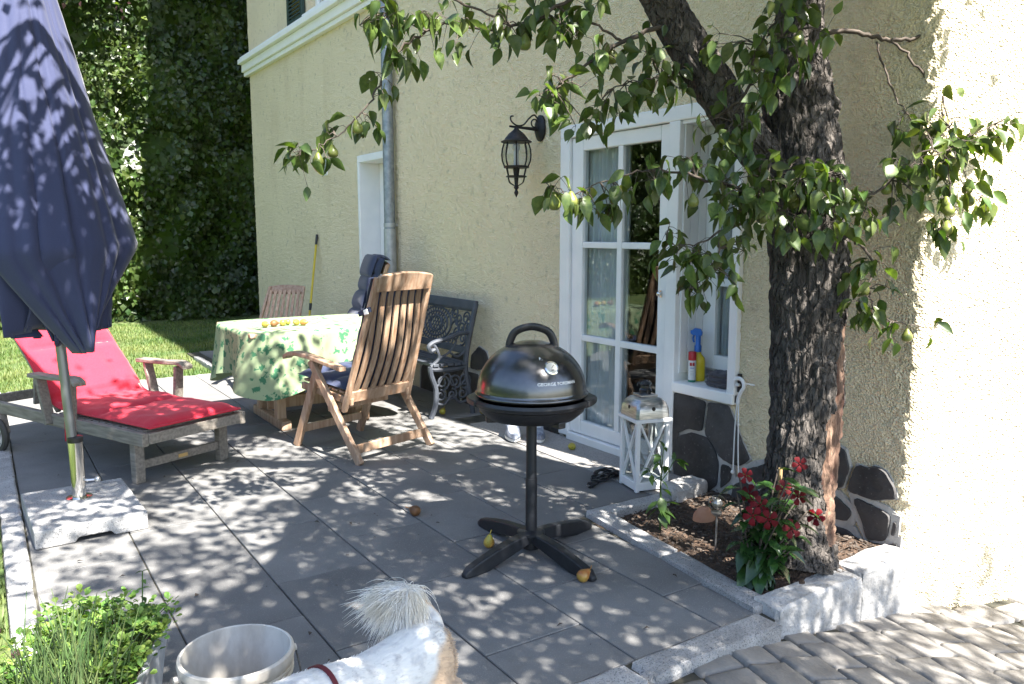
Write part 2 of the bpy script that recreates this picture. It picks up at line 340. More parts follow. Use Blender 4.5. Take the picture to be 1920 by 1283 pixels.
# ---------------------------------------------------------------- patio of slabs
patio = tag(MB().b2((.0, 1.80, -.30), (2.50, 8.33, -.010)).b2((2.50, 3.02, -.30), (D - .002, 8.33, -.010)).b2((2.0, 8.33, -.30), (D - .002, 10.02, -.010)).build('patio', 'joint'), kind='structure')
PX = .407; PY = .624; X0 = .098
def slab(x0, x1, y0, y1):
    g = .0032; dz = random.uniform(-.0015, .0015); t = .03
    m = MB().b2((x0 + g, y0 + g, -.025), (x1 - g, y1 - g, 0)); m.tf(Matrix.Translation((-(x0 + x1) / 2, -(y0 + y1) / 2, 0)))
    o = m.build('slab', 'slab', patio, bevel=.0025, seg=1); o.location = ((x0 + x1) / 2, (y0 + y1) / 2, dz)
    o.rotation_euler = (random.uniform(-.0016, .0016), random.uniform(-.0016, .0016), random.uniform(-.001, .001))
for k in range(8):
    xa = X0 + PX * k; xb = min(xa + PX, D - .02)
    if k == 7: xb = D - .02
    base = 2.78 if k % 2 else 3.09
    ys = [base + PY * n for n in range(-3, 18)]
    for y0, y1 in zip(ys[:-1], ys[1:]):
        a, b = max(y0, 1.862), min(y1, 8.325)
        if xa < 2.0:
            if b - a < .04: continue
        else:
            b = min(y1, 10.0)
            if b - a < .04: continue
        x1 = xb
        if k == 5:                                   # beside the flower bed: cut along the edging
            if b <= 3.03: slab(xa, 2.385 + (a + b - 4.88) * .055, a, b); continue
            if a < 3.03: slab(xa, 2.40, a, 3.03); a = 3.036
        if k == 6:
            if b <= 3.04: continue
            a = max(a, 3.045)
        if k == 7:
            if b <= 3.05: continue
            a = max(a, 3.05)
            if 3.05 < (a + b) / 2 < 5.05: continue   # washed-concrete strip before the door
        if b - a > .04: slab(xa, x1, a, b)
MB().b2((2.952, 3.055, -.02), (D - .012, 5.03, .004)).build('washed_concrete_strip', 'aggregate', patio, bevel=.003, seg=1)

def kerb_block(parent, c, d, rz=0, amp=.006, mat='granite', bev=.006, name='kerb_stone'):
    """rough hewn stone: subdivided box with noise"""
    bm = bmesh.new(); bmesh.ops.create_cube(bm, size=1)
    bmesh.ops.subdivide_edges(bm, edges=bm.edges[:], cuts=7, use_grid_fill=True)
    s = random.uniform(0, 99)
    for v in bm.verts:
        p = Vector((v.co.x * d[0], v.co.y * d[1], v.co.z * d[2])); 
        for ax in range(3):                                    # soften corners
            pass
        n = noise.noise_vector(p * 9 + Vector((s, s, s))) * amp + noise.noise_vector(p * 24 + Vector((s, 0, s))) * amp * .45
        q = Vector((abs(v.co.x), abs(v.co.y), abs(v.co.z))); e = sum(1 for a in q if a > .499)
        if e >= 2: p *= 1 - bev / max(.08, min(d))
        v.co = p + n
    me = bpy.data.meshes.new(name); bm.to_mesh(me); bm.free(); me.materials.append(MATS[mat])
    o = inst(name, me, parent); o.location = c; o.rotation_euler = (0, 0, rz); return o
kerb = tag(MB().b2((.004, 1.70, -.34), (.086, 8.30, -.12)).build('kerb', 'joint'), kind='structure')
y = 1.72
while y < 8.25:
    l = random.choice((.5, .62, .75, 1.0)); l = min(l, 8.34 - y)
    if l > .1: kerb_block(kerb, (.048, y + l / 2, -.07), (.092, l - .008, .17), random.uniform(-.006, .006), .005)
    y += l
for i in range(2): kerb_block(kerb, (2.02, 8.66 + i * .66, -.08), (.06, .65, .17), 0, .003)
x = .1
while x < 1.99:                                       # far edge of the patio against the lawn
    kerb_block(kerb, (x + .2, 8.355, -.09), (.4, .05, .17), 0, .003); x += .404
# front edging strip towards the driveway
edging = tag(MB().b2((-.6, 1.745, -.34), (2.32, 1.84, -.09)).build('granite_edging', 'joint'), kind='structure')
x = -.6
while x < 2.25:
    l = random.choice((.48, .6, .72)); l = min(l, 2.33 - x)
    kerb_block(edging, (x + l / 2, 1.795, -.075), (l - .006, .118, .168), 0, .004); x += l
# edging of the flower bed (slightly skew to the facade)
for a, b in (((2.365, 1.86), (2.43, 2.42)), ((2.43, 2.425), (2.50, 3.0))):
    a = Vector((*a, 0)); b = Vector((*b, 0)); d = b - a
    kerb_block(edging, ((a + b) / 2 + Vector((.0, 0, -.062))), (.105, d.length, .165), math.atan2(d.y, d.x) - math.pi / 2, .003, bev=.003)
kerb_block(edging, (2.70, 2.99, -.055), (.5, .095, .165), -.03, .004)
kerb_block(edging, (3.09, 2.985, -.02), (.27, .11, .20), .05, .010, 'granite_rough', .012)
kerb_block(edging, (2.62, 1.852, -.118), (.54, .135, .31), .02, .010, 'granite_rough', .008)
kerb_block(edging, (3.09, 1.872, -.140), (.42, .15, .37), .03, .011, 'granite_rough', .008)
# soil of the bed
m = MB(); n = 44
for i in range(n + 1):
    for j in range(n + 1):
        x = 2.42 + .91 * i / n; y = 1.86 + 1.14 * j / n
        r = math.hypot(x - 2.78, y - 2.07)
        m.v.append((x, y, -.012 + .016 * fbm(x * 5, y * 5, 1) + .014 * fbm(x * 22, y * 22, 5) + .07 * math.exp(-(r / .28) ** 2)))
m.f = [(i * (n + 1) + j, (i + 1) * (n + 1) + j, (i + 1) * (n + 1) + j + 1, i * (n + 1) + j + 1) for i in range(n) for j in range(n)]
soil = tag(m.build('soil_bed', 'soil', smooth='all'), kind='structure')
mm = MB()
for i in range(900):                                   # bark mulch and dry leaves
    x = random.uniform(2.5, 3.3); y = random.uniform(1.95, 2.95)
    s = random.uniform(.003, .011); rot = Matrix.Rotation(random.uniform(0, 6.3), 3, 'Z') @ Matrix.Rotation(random.uniform(-.7, .7), 3, 'X')
    r = math.hypot(x - 2.78, y - 2.07)
    mm.box((x, y, -.004 + .07 * math.exp(-(r / .28) ** 2) + random.uniform(0, .012)), (s * 2, s, .004), rot)
tag(mm.build('mulch_chips', 'twig', soil), kind='stuff')

# ---------------------------------------------------------------- driveway of cobbles
def drive_z(x, y): return min(-.014, -.064 - .175 * (x - 2.355)) if x < 3.6 else -.282
m = MB()
for i in range(40):
    for j in range(2):
        x = -4 + i * .4; y = (-9, 1.86)[j]; m.v.append((x, y, drive_z(x, y) - .018))
m.f = [(i * 2, (i + 1) * 2, (i + 1) * 2 + 1, i * 2 + 1) for i in range(39)]
drive = tag(m.build('driveway', 'joint'), kind='structure')
ca, sa = math.cos(R(-12)), math.sin(R(-12)); ox, oy = 2.2, 1.74
u = -1.5
while u < 3.4:
    w = random.choice((.155, .165, .178)); v = random.uniform(-.16, .06) - .02
    vv = .62
    while vv > -1.35:
        l = random.choice((.13, .16, .19, .23)); vv -= l
        cx_ = u + w / 2; cy_ = vv + l / 2
        X = ox + cx_ * ca - cy_ * sa; Y = oy + cx_ * sa + cy_ * ca
        top = 1.80 if X < 3.34 else 1.90 - .322 * (X - 3.32)
        if Y > top or X < .9 or X > 4.6 or Y < .55: continue
        bm = bmesh.new(); bmesh.ops.create_grid(bm, x_segments=9, y_segments=9, size=.5)
        sd = random.uniform(0, 99)
        for q in bm.verts:
            for c_ in (0, 1):
                a_ = abs(q.co[c_]) * 2
                if a_ < .99: q.co[c_] *= (.955 if a_ > .7 else .80 if a_ > .5 else a_ * 1.3) / max(a_, 1e-6) if a_ > 1e-6 else 1
            ax, ay = abs(q.co.x) * 2, abs(q.co.y) * 2
            e = max(ax, ay); z = -.007 * e ** 9 + .0032 * fbm(q.co.x * 4 + sd, q.co.y * 4, sd)
            if e > .99: z -= .03
            k = 1 - .022 * (ax * ay) ** 5
            if e > .99: k *= 1.0
            jx = .004 * noise.noise((q.co.x * 3 + sd, q.co.y * 3, 1)); jy = .004 * noise.noise((q.co.x * 3, q.co.y * 3 + sd, 2))
            q.co = Vector((q.co.x * (w - .006) * k + jx, q.co.y * (l - .006) * k + jy, z))
        me = bpy.data.meshes.new('cobble'); bm.to_mesh(me); bm.free(); me.materials.append(MATS['cobble'])
        me.polygons.foreach_set('use_smooth', [True] * len(me.polygons))
        o = inst('cobble', me, drive); sl = math.atan(-.175) if X < 3.6 and drive_z(X, Y) < -.015 else 0
        o.location = (X, Y, drive_z(X, Y) + random.uniform(-.002, .003)); o.rotation_euler = (0, -sl, R(-12) + random.uniform(-.02, .02))
    u += w

# ---------------------------------------------------------------- house
house = thing('house', 'cream roughcast house with white framed doors and dark stone plinth', 'house', (0, 0, 0))
YC = 1.885; YF = 11.58; HT = 8.7
def stuc(x, y, z): return .0085 * noise.noise((x * 48, y * 48, z * 48)) + .005 * noise.noise((x * 24, y * 24, z * 24))
# openings (y0,y1,z0,z1)
OPEN = [(3.315, 4.375, -.05, 2.085), (2.885, 3.315, .55, 2.055), (7.215, 7.83, .02, 2.14), (8.22, 9.24, 3.86, 5.2)]
ys = sorted({2.7, YF} | {o[0] for o in OPEN} | {o[1] for o in OPEN}); zs = sorted({-.45, HT} | {o[2] for o in OPEN} | {o[3] for o in OPEN})
m = MB()
def refine(v, lim, fine, coarse):
    out = [v[0]]
    for p, q in zip(v[:-1], v[1:]):
        st = fine if q <= lim + 1e-6 else coarse; k = max(1, round((q - p) / st)); out += [p + (q - p) * i / k for i in range(1, k + 1)]
    return out
ys = refine(sorted(set(ys) | {8.0}), 8.0, .0135, .022); zs = refine(sorted(set(zs) | {0.0, 3.55, 5.2}), 3.56, .0135, .05)
nzs = len(zs)
for yv in ys:
    for zv in zs:
        g = stuc(0, yv, zv) * min(1, (yv - 2.7) / .03) if yv < 2.73 else stuc(0, yv, zv)
        m.v.append((D - (g if zv < 5.3 else 0), yv, zv))
for i in range(len(ys) - 1):
    for j in range(nzs - 1):
        yc, zc = (ys[i] + ys[i + 1]) / 2, (zs[j] + zs[j + 1]) / 2
        if any(o[0] < yc < o[1] and o[2] < zc < o[3] for o in OPEN): continue
        m.f.append((i * nzs + j, (i + 1) * nzs + j, (i + 1) * nzs + j + 1, i * nzs + j + 1))
for (a, b, c, d) in OPEN:                                # reveals
    e = .30
    m.add([(D, a, c), (D, b, c), (D, b, d), (D, a, d), (D + e, a, c), (D + e, b, c), (D + e, b, d), (D + e, a, d)],
          [(0, 1, 5, 4), (1, 2, 6, 5), (2, 3, 7, 6), (3, 0, 4, 7)])
m.add([(D, YF, -.45), (D + 7, YF, -.45), (D + 7, YF, HT), (D, YF, HT)], [(0, 1, 2, 3)])
m.build('facade_wall', 'stucco', house, smooth=True)
# near corner: finely modelled rough render, rounded edge, then the sunlit side wall running off askew
m = MB(); sd = Vector((.952, -.306, 0)); path = []
for i in range(54): path.append((Vector((D, 2.7 - i * (2.7 - YC - .03) / 53, 0)), Vector((-1, 0, 0))))
c0 = Vector((D, YC + .03, 0))
for i in range(1, 7):
    t = i / 6; a = Vector((D, YC + .03, 0)).lerp(Vector((D + .028, YC - .009, 0)), t); nrm = Vector((-1, 0, 0)).lerp(Vector((-.306, -.952, 0)), t).normalized()
    path.append((a + nrm * .007 * math.sin(math.pi * t), nrm))
for i in range(1, 34): path.append((Vector((D + .028, YC - .009, 0)) + sd * i * .034, Vector((-.306, -.952, 0))))
NZ = 250; zt = 3.3
for p, nr in path:
    for j in range(NZ + 1):
        z = -.45 + (zt + .45) * j / NZ
        edge = math.exp(-((p - c0).length / .12) ** 2)
        bow = .012 * noise.noise((p.y * 2.5, z * 1.1, 4)) * math.exp(-((p - c0).length / .4) ** 2)
        k = min(1, (2.7 - p.y) / .1) if p.y > 2.6 else 1
        q = p + nr * ((stuc(p.x, p.y, z) * (.5 + 1.1 * edge) + bow) * k); m.v.append((q.x, q.y, z))
for i in range(len(path) - 1):
    for j in range(NZ): m.f.append((i * (NZ + 1) + j, (i + 1) * (NZ + 1) + j, (i + 1) * (NZ + 1) + j + 1, i * (NZ + 1) + j + 1))
pe = path[-1][0]; o = len(m.v); far = Vector((D + .028, YC - .009, 0)) + sd * 8
m.v += [(pe.x, pe.y, -.45), (far.x, far.y, -.45), (far.x, far.y, HT), (pe.x, pe.y, HT), (D, 2.7, zt), (D, 2.7, HT), (D, YC + .01, zt), (D, YC + .01, HT), (pe.x, pe.y, zt)]
m.f += [(o, o + 1, o + 2, o + 3), (o + 4, o + 6, o + 7, o + 5), (o + 6, o + 8, o + 3, o + 7)]
m.build('corner_wall', 'stucco', house, smooth='all')
# roof: eaves slab with overhang
m = MB(); m.b2((D - .45, YC - .35, HT - .02), (D + 8, YF + .4, HT + .16)); m.build('roof', 'roof_tile', house)
# interior shell seen dimly through the glass
m = MB(); 
m.add([(D + .31, 2.2, -.02), (D + 4, 2.2, -.02), (D + 4, 6.2, -.02), (D + .31, 6.2, -.02), (D + .31, 2.2, 2.5), (D + 4, 2.2, 2.5), (D + 4, 6.2, 2.5), (D + .31, 6.2, 2.5)],
      [(0, 1, 2, 3), (4, 5, 6, 7), (0, 1, 5, 4), (1, 2, 6, 5), (2, 3, 7, 6)])
m.add([(D + .31, 2.2, -.02), (D + .31, 2.884, -.02), (D + .31, 2.884, 2.5), (D + .31, 2.2, 2.5), (D + .31, 4.376, -.02), (D + .31, 6.2, -.02), (D + .31, 6.2, 2.5), (D + .31, 4.376, 2.5)], [(0, 1, 2, 3), (4, 5, 6, 7)])
m.build('room', 'interior', house)

# cornice band with stepped profile
m = MB()
for x, z0, z1 in ((.055, 3.545, 3.60), (.085, 3.60, 3.70), (.135, 3.70, 3.765), (.105, 3.765, 3.80)):
    m.b2((D - x, 6.2, z0), (D + .01, YF + .10, z1 - .001))
m.build('cornice', 'white_trim', house, bevel=.008)
# upper window with open shutter
w = MB().b2((D + .10, 8.22, 3.86), (D + .16, 8.30, 5.2)).b2((D + .10, 9.16, 3.86), (D + .16, 9.24, 5.2)).b2((D + .101, 8.30, 3.86), (D + .159, 9.16, 3.94)).b2((D + .102, 8.69, 3.94), (D + .158, 8.77, 5.2)).build('upper_window', 'white_paint', house, bevel=.006)
MB().b2((D + .125, 8.30, 3.94), (D + .131, 9.16, 5.2)).build('pane', 'window_glass', w)
MB().b2((D - .05, 8.15, 3.812), (D + .10, 9.31, 3.856)).build('sill', 'white_trim', w, bevel=.005)
sh = MB().b2((D - .05, 9.27, 3.80), (D - .012, 9.33, 5.2)).b2((D - .05, 9.74, 3.80), (D - .012, 9.80, 5.2)).b2((D - .05, 9.33, 3.80), (D - .012, 9.74, 3.88)).build('shutter', 'shutter_green', house, bevel=.004)
for i in range(24):
    z = 3.90 + i * .045
    MB().box((D - .031, 9.535, z + .02), (.008, .408, .05), Matrix.Rotation(.6, 3, 'Y')).build('slat', 'shutter_green', sh)
# small far door: white reveal frame and inner door
w = MB()
for a in (((D - .022, 7.815, .02), (D + .295, 7.862, 2.18)), ((D - .022, 7.185, .02), (D + .03, 7.23, 2.18)), ((D - .0225, 7.23, 2.11), (D + .294, 7.815, 2.181))): w.b2(*a)
w = w.build('back_door', 'white_paint', house, bevel=.006)
MB().b2((D + .20, 7.23, .03), (D + .25, 7.812, 2.108)).build('door_leaf', 'white_paint', w)
for k, (a, b) in enumerate(((.15, .95), (1.08, 2.0))): MB().b2((D + .188, 7.33, a), (D + .1995, 7.71, b)).build('panel', 'white_paint', w, bevel=.01)
MB().tube([(D + .198, 7.75, 1.02), (D + .15, 7.75, 1.02), (D + .15, 7.65, 1.02)], .009).build('door_handle', 'chrome', w, smooth=True)

# glazed door and window niche: one white frame
FR = .03
w = MB()
w.b2((D - FR, 4.30, 0.02), (D + .10, 4.40, 2.02))                      # left post
w.b2((D - FR, 2.84, 2.02), (D + .10, 4.40, 2.10))                      # head
w.b2((D - FR + .001, 3.30, 0.02), (D + .29, 3.385, 2.02))              # mullion between door and niche
w.b2((D - FR - .004, 2.845, .50), (D + .05, 2.90, 2.02))               # right trim of the niche
w.b2((D - FR, 3.385, 0.0), (D + .10, 4.30, .05))
frame = w.build('door_frame', 'white_paint', house, bevel=.006)
w = MB(); dx0, dx1 = D - .006, D + .045                                  # door leaf
w.b2((dx0, 4.185, .055), (dx1, 4.298, 2.015)); w.b2((dx0, 3.388, .055), (dx1, 3.47, 2.015))
w.b2((dx0 + .001, 3.47, .055), (dx1 - .001, 4.185, .145)); w.b2((dx0 + .001, 3.47, 1.93), (dx1 - .001, 4.185, 2.015))
leaf_ = w.build('door_leaf', 'white_paint', house, bevel=.006)
MB().b2((dx0 + .003, 3.80, .145), (dx1 - .003, 3.845, 1.93)).build('muntin', 'white_paint', leaf_, bevel=.005)
for z in (.71, 1.325):
    for a, b in ((3.47, 3.80), (3.845, 4.185)): MB().b2((dx0 + .004, a, z - .02), (dx1 - .004, b, z + .02)).build('muntin', 'white_paint', leaf_, bevel=.005)
for a, b in ((3.47, 3.80), (3.845, 4.185)):
    for c, d in ((.145, .69), (.73, 1.305), (1.345, 1.93)):
        MB().b2((D + .018, a - .004, c - .004), (D + .022, b + .004, d + .004)).build('pane', 'window_glass', leaf_)
MB().b2((D - .014, 3.429, 1.03), (D - .0065, 3.445, 1.07)).ball((D - .028, 3.437, 1.05), .015, 12, 8).build('door_handle', 'chrome', leaf_, smooth=True)
# low skirting board below the leaf
MB().b2((D - FR - .012, 3.39, .003), (D - FR - .0005, 4.295, .052)).build('threshold', 'white_trim', house, bevel=.004)
# niche: window set back, boarded reveal, sill
w = MB(); wx = D + .19
w.b2((wx, 3.20, .62), (wx + .05, 3.298, 2.0)); w.b2((wx, 2.90, .62), (wx + .05, 2.945, 2.0)); w.b2((wx + .001, 2.945, .62), (wx + .049, 3.20, .70)); w.b2((wx + .001, 2.945, 1.93), (wx + .049, 3.20, 2.0)); w.b2((wx + .002, 2.945, 1.10), (wx + .048, 3.20, 1.145))
nw = w.build('niche_window', 'white_paint', house, bevel=.005)
for c, d in ((.70, 1.10), (1.145, 1.93)): MB().b2((wx + .022, 2.942, c - .003), (wx + .026, 3.203, d + .003)).build('pane', 'window_glass', nw)
for i in range(3): MB().b2((D + .005 + i * .062, 3.288, .60), (D + .063 + i * .062, 3.299, 2.018)).build('reveal_board', 'white_paint', nw, bevel=.004)
MB().b2((D - .012, 2.901, 2.0), (wx + .06, 3.298, 2.019)).build('reveal_top', 'white_paint', nw)
MB().b2((wx + .05, 2.90, .60), (D + .295, 3.298, .618)).build('inner_ledge', 'white_paint', nw)
m = MB().b2((D - .045, 2.845, .495), (D + .245, 3.299, .555)); m.build('window_sill', 'white_trim', house, bevel=.008)
# sheer curtains behind door and window
def curtain(name, y0, y1, z0, z1, x, parent):
    m = MB(); n = 60
    for i in range(n + 1):
        y = y0 + (y1 - y0) * i / n; dx = .018 * math.sin(i * 1.1) + .01 * math.sin(i * .37)
        m.v += [(x + dx, y, z0), (x + dx, y, z1)]
    m.f = [(2 * i, 2 * i + 2, 2 * i + 3, 2 * i + 1) for i in range(n)]; return m.build(name, 'curtain', parent, smooth='all')
curtain('curtain', 3.83, 4.28, .06, 1.99, D + .085, house)
curtain('curtain', 3.07, 3.29, .625, 1.99, D + .268, house)
# downpipe
px_, py_ = D - .075, 6.99
m = MB().tube([(px_, py_, 1.42), (px_, py_, 8.6)], .052, 20); dp = m.build('downpipe', 'zinc', house, smooth=True)
MB().tube([(px_, py_, -.02), (px_, py_, 1.44)], .058, 20).build('standpipe', 'zinc_light', dp, smooth=True)
for z in (1.46, 3.2, 5.2):
    MB().lathe([(.053, 0), (.058, .0), (.058, .035), (.053, .035)], 20, (px_, py_, z), cap=False).b2((px_ + .05, py_ - .012, z + .005), (D + .01, py_ + .012, z + .03)).build('pipe_clip', 'zinc_light', dp, smooth=True)
# little ventilation grille
v = MB().b2((D - .012, 8.74, 2.04), (D + .005, 8.86, 2.215)).build('vent_grille', 'white_trim', house, bevel=.003)
for i in range(9): MB().box((D - .016, 8.80, 2.06 + i * .0165), (.012, .095, .005), Matrix.Rotation(.7, 3, 'Y')).build('slat', 'zinc_light', v)

# plinth of dark irregular stones with pale raised mortar; (y, z) outlines on the facade
STONES = [
 [(3.31,.03),(3.315,.485),(3.22,.49),(3.06,.475),(3.07,.37),(3.08,.30),(3.17,.30),(3.24,.27),(3.30,.23)],
 [(3.045,.475),(2.90,.485),(2.85,.40),(2.80,.31),(2.74,.22),(2.80,.17),(2.88,.165),(2.95,.19),(3.00,.25),(3.055,.29)],
 [(3.30,.205),(3.235,.25),(3.16,.28),(3.04,.275),(2.98,.225),(2.95,.14),(2.96,.02),(3.03,-.04),(3.29,-.04)],
 [(2.93,.155),(2.86,.145),(2.86,.08),(2.93,.01)],
 [(2.79,.155),(2.70,.19),(2.60,.245),(2.56,.16),(2.66,.10),(2.78,.12)],
 [(2.84,.06),(2.78,.095),(2.67,.07),(2.62,-.04),(2.86,-.04)],
 [(2.60,.08),(2.545,.14),(2.42,.18),(2.36,.06),(2.40,-.04),(2.60,-.04)],
 [(2.54,.28),(2.44,.34),(2.36,.28),(2.38,.205),(2.53,.17)],
 [(2.335,.40),(2.275,.425),(2.19,.40),(2.16,.32),(2.19,.215),(2.27,.19),(2.35,.20),(2.35,.30)],
 [(2.17,.205),(2.145,.305),(2.13,.345),(2.06,.34),(2.045,.36),(1.985,.35),(1.935,.285),(1.925,.235),(2.02,.20)],
 [(2.32,.17),(2.22,.165),(2.135,.115),(2.16,.06),(2.24,.055),(2.31,.10)],
 [(2.135,.18),(2.10,.185),(1.985,.165),(1.945,.15),(1.96,.03),(2.05,.005),(2.085,.09)],
 [(2.31,.045),(2.22,.02),(2.14,.02),(2.09,-.04),(2.13,-.12),(2.24,-.16),(2.31,-.06)],
 [(2.36,.02),(2.33,-.05),(2.25,-.18),(2.24,-.3),(2.40,-.3)],
 [(2.22,-.18),(2.12,-.145),(2.03,-.05),(2.0,-.20),(1.99,-.32),(2.21,-.32)],
 [(2.04,-.015),(1.985,.0),(1.965,-.1),(2.0,-.13)],
 [(1.935,.13),(1.915,.13),(1.918,.07),(1.94,.06)],
 [(1.95,.02),(1.905,.04),(1.905,-.08),(1.955,-.06)],
 [(1.96,-.1),(1.91,-.11),(1.912,-.3),(1.97,-.3)],
 # left of the glazed door and behind the bench
 [(4.41,-.03),(4.41,.13),(4.50,.15),(4.62,.10),(4.66,-.03)],
 [(4.69,-.03),(4.66,.12),(4.75,.22),(4.90,.17),(4.95,-.03)],
 [(4.98,-.03),(4.93,.19),(5.02,.30),(5.18,.24),(5.22,-.03)],
 [(5.25,-.03),(5.21,.25),(5.30,.34),(5.44,.29),(5.50,.10),(5.46,-.03)],
 [(5.32,.37),(5.38,.47),(5.49,.50),(5.60,.42),(5.62,.30),(5.46,.31)],
 [(5.53,.10),(5.49,.27),(5.66,.27),(5.78,.20),(5.76,-.03),(5.50,-.03)],
 [(5.80,-.03),(5.81,.20),(5.70,.30),(5.74,.42),(5.92,.38),(6.05,.20),(6.02,-.03)],
 [(6.06,-.03),(6.09,.2),(6.3,.33),(6.5,.2),(6.52,-.03)],
]
plinth = [MB(), MB()]
# mortar bed: hugs the stones (each outline grown outwards), slightly proud of the render
for k, s in enumerate(STONES):
    c = Vector((sum(p[0] for p in s) / len(s), sum(p[1] for p in s) / len(s)))
    g = []
    for p in s:
        d = Vector(p) - c; g.append(c + d * (1 + .034 / max(d.length, .02)))
    if any(p[1] > .40 for p in s) or k in (9,): g = [c + (Vector(p) - c) * 1.03 for p in s]
    plinth[k >= 19].prism([(D - .009 - .0006 * (k % 9), p[0], p[1]) for p in g], (.04, 0, 0))
for pl in plinth: pl.build('mortar', 'mortar', house)
for s in STONES:
    # rounded, irregular slab: resample the outline, jitter it, dome the face
    pts = []
    n = len(s)
    for i in range(n):
        a = Vector(s[i]); b = Vector(s[(i + 1) % n]); k = max(2, int((b - a).length / .018))
        for j in range(k): pts.append(a.lerp(b, j / k))
    for _ in range(1): pts = [(pts[i - 1] + pts[i] * 2 + pts[(i + 1) % len(pts)]) / 4 for i in range(len(pts))]
    pts = [p + Vector((noise.noise((p.x * 40, p.y * 40, 1)), noise.noise((p.x * 40, p.y * 40, 7)))) * .004 for p in pts]
    c = sum(pts, Vector((0, 0))) / len(pts); m = MB(); q = len(pts); sd0 = random.uniform(0, 50)
    for f, x in ((1, .012), (1, -.017), (.965, -.0215), (.6, -.022), (.3, -.022)):
        for p in pts:
            r = c + (p - c) * f; m.v.append((x + (.006 * noise.noise((r.x * 14, r.y * 14, sd0)) if x < 0 else 0), r.x - c.x, r.y - c.y))
    m.v.append((-.021, 0, 0))
    for a in range(4):
        for i in range(q): m.f.append((a * q + i, a * q + (i + 1) % q, (a + 1) * q + (i + 1) % q, (a + 1) * q + i))
    for i in range(q): m.f.append((4 * q + i, 4 * q + (i + 1) % q, 5 * q))
    o = m.build('stone', 'stone_dark', house, smooth=True); o.location = (D, c.x, c.y)

# ================================================================== VEGETATION
def leaf_geo(L=1.0, W=.55, fold=.18, curl=.25, tip=.12):
    """ovate leaf along +y, folded on the midrib, tip bending down"""
    st = [(0, .04), (.14, .62), (.34, 1.0), (.58, .86), (.82, .42), (1.0, .0)]
    vs = []; fs = []
    for t, w in st:
        z = -curl * t * t * L; hw = W * .5 * w * L; up = fold * hw
        vs += [(-hw, t * L, z + up), (0, t * L, z), (hw, t * L, z + up)]
    for i in range(len(st) - 1):
        a = i * 3; fs += [(a, a + 1, a + 4, a + 3), (a + 1, a + 2, a + 5, a + 4)]
    return vs, fs
def simple_leaf(L=1.0, W=.6, fold=.2, curl=.2):
    vs = [(0, 0, 0), (-W / 2 * L, .42 * L, fold * W * L * .5), (0, .45 * L, -curl * .2 * L), (W / 2 * L, .42 * L, fold * W * L * .5), (0, L, -curl * L)]
    return vs, [(0, 2, 1), (0, 3, 2), (1, 2, 4), (2, 3, 4)]
def frame_to(d, roll=0.0, up=Vector((0, 0, 1))):
    """matrix whose +y runs along d, +z roughly up"""
    d = Vector(d).normalized(); x = d.cross(up)
    if x.length < 1e-3: x = d.cross(Vector((1, 0, 0)))
    x.normalize(); z = x.cross(d)
    return (Matrix((x, d, z)).transposed() @ Matrix.Rotation(roll, 3, 'Y'))
def rv(s=1.0): return Vector((random.gauss(0, s), random.gauss(0, s), random.gauss(0, s)))

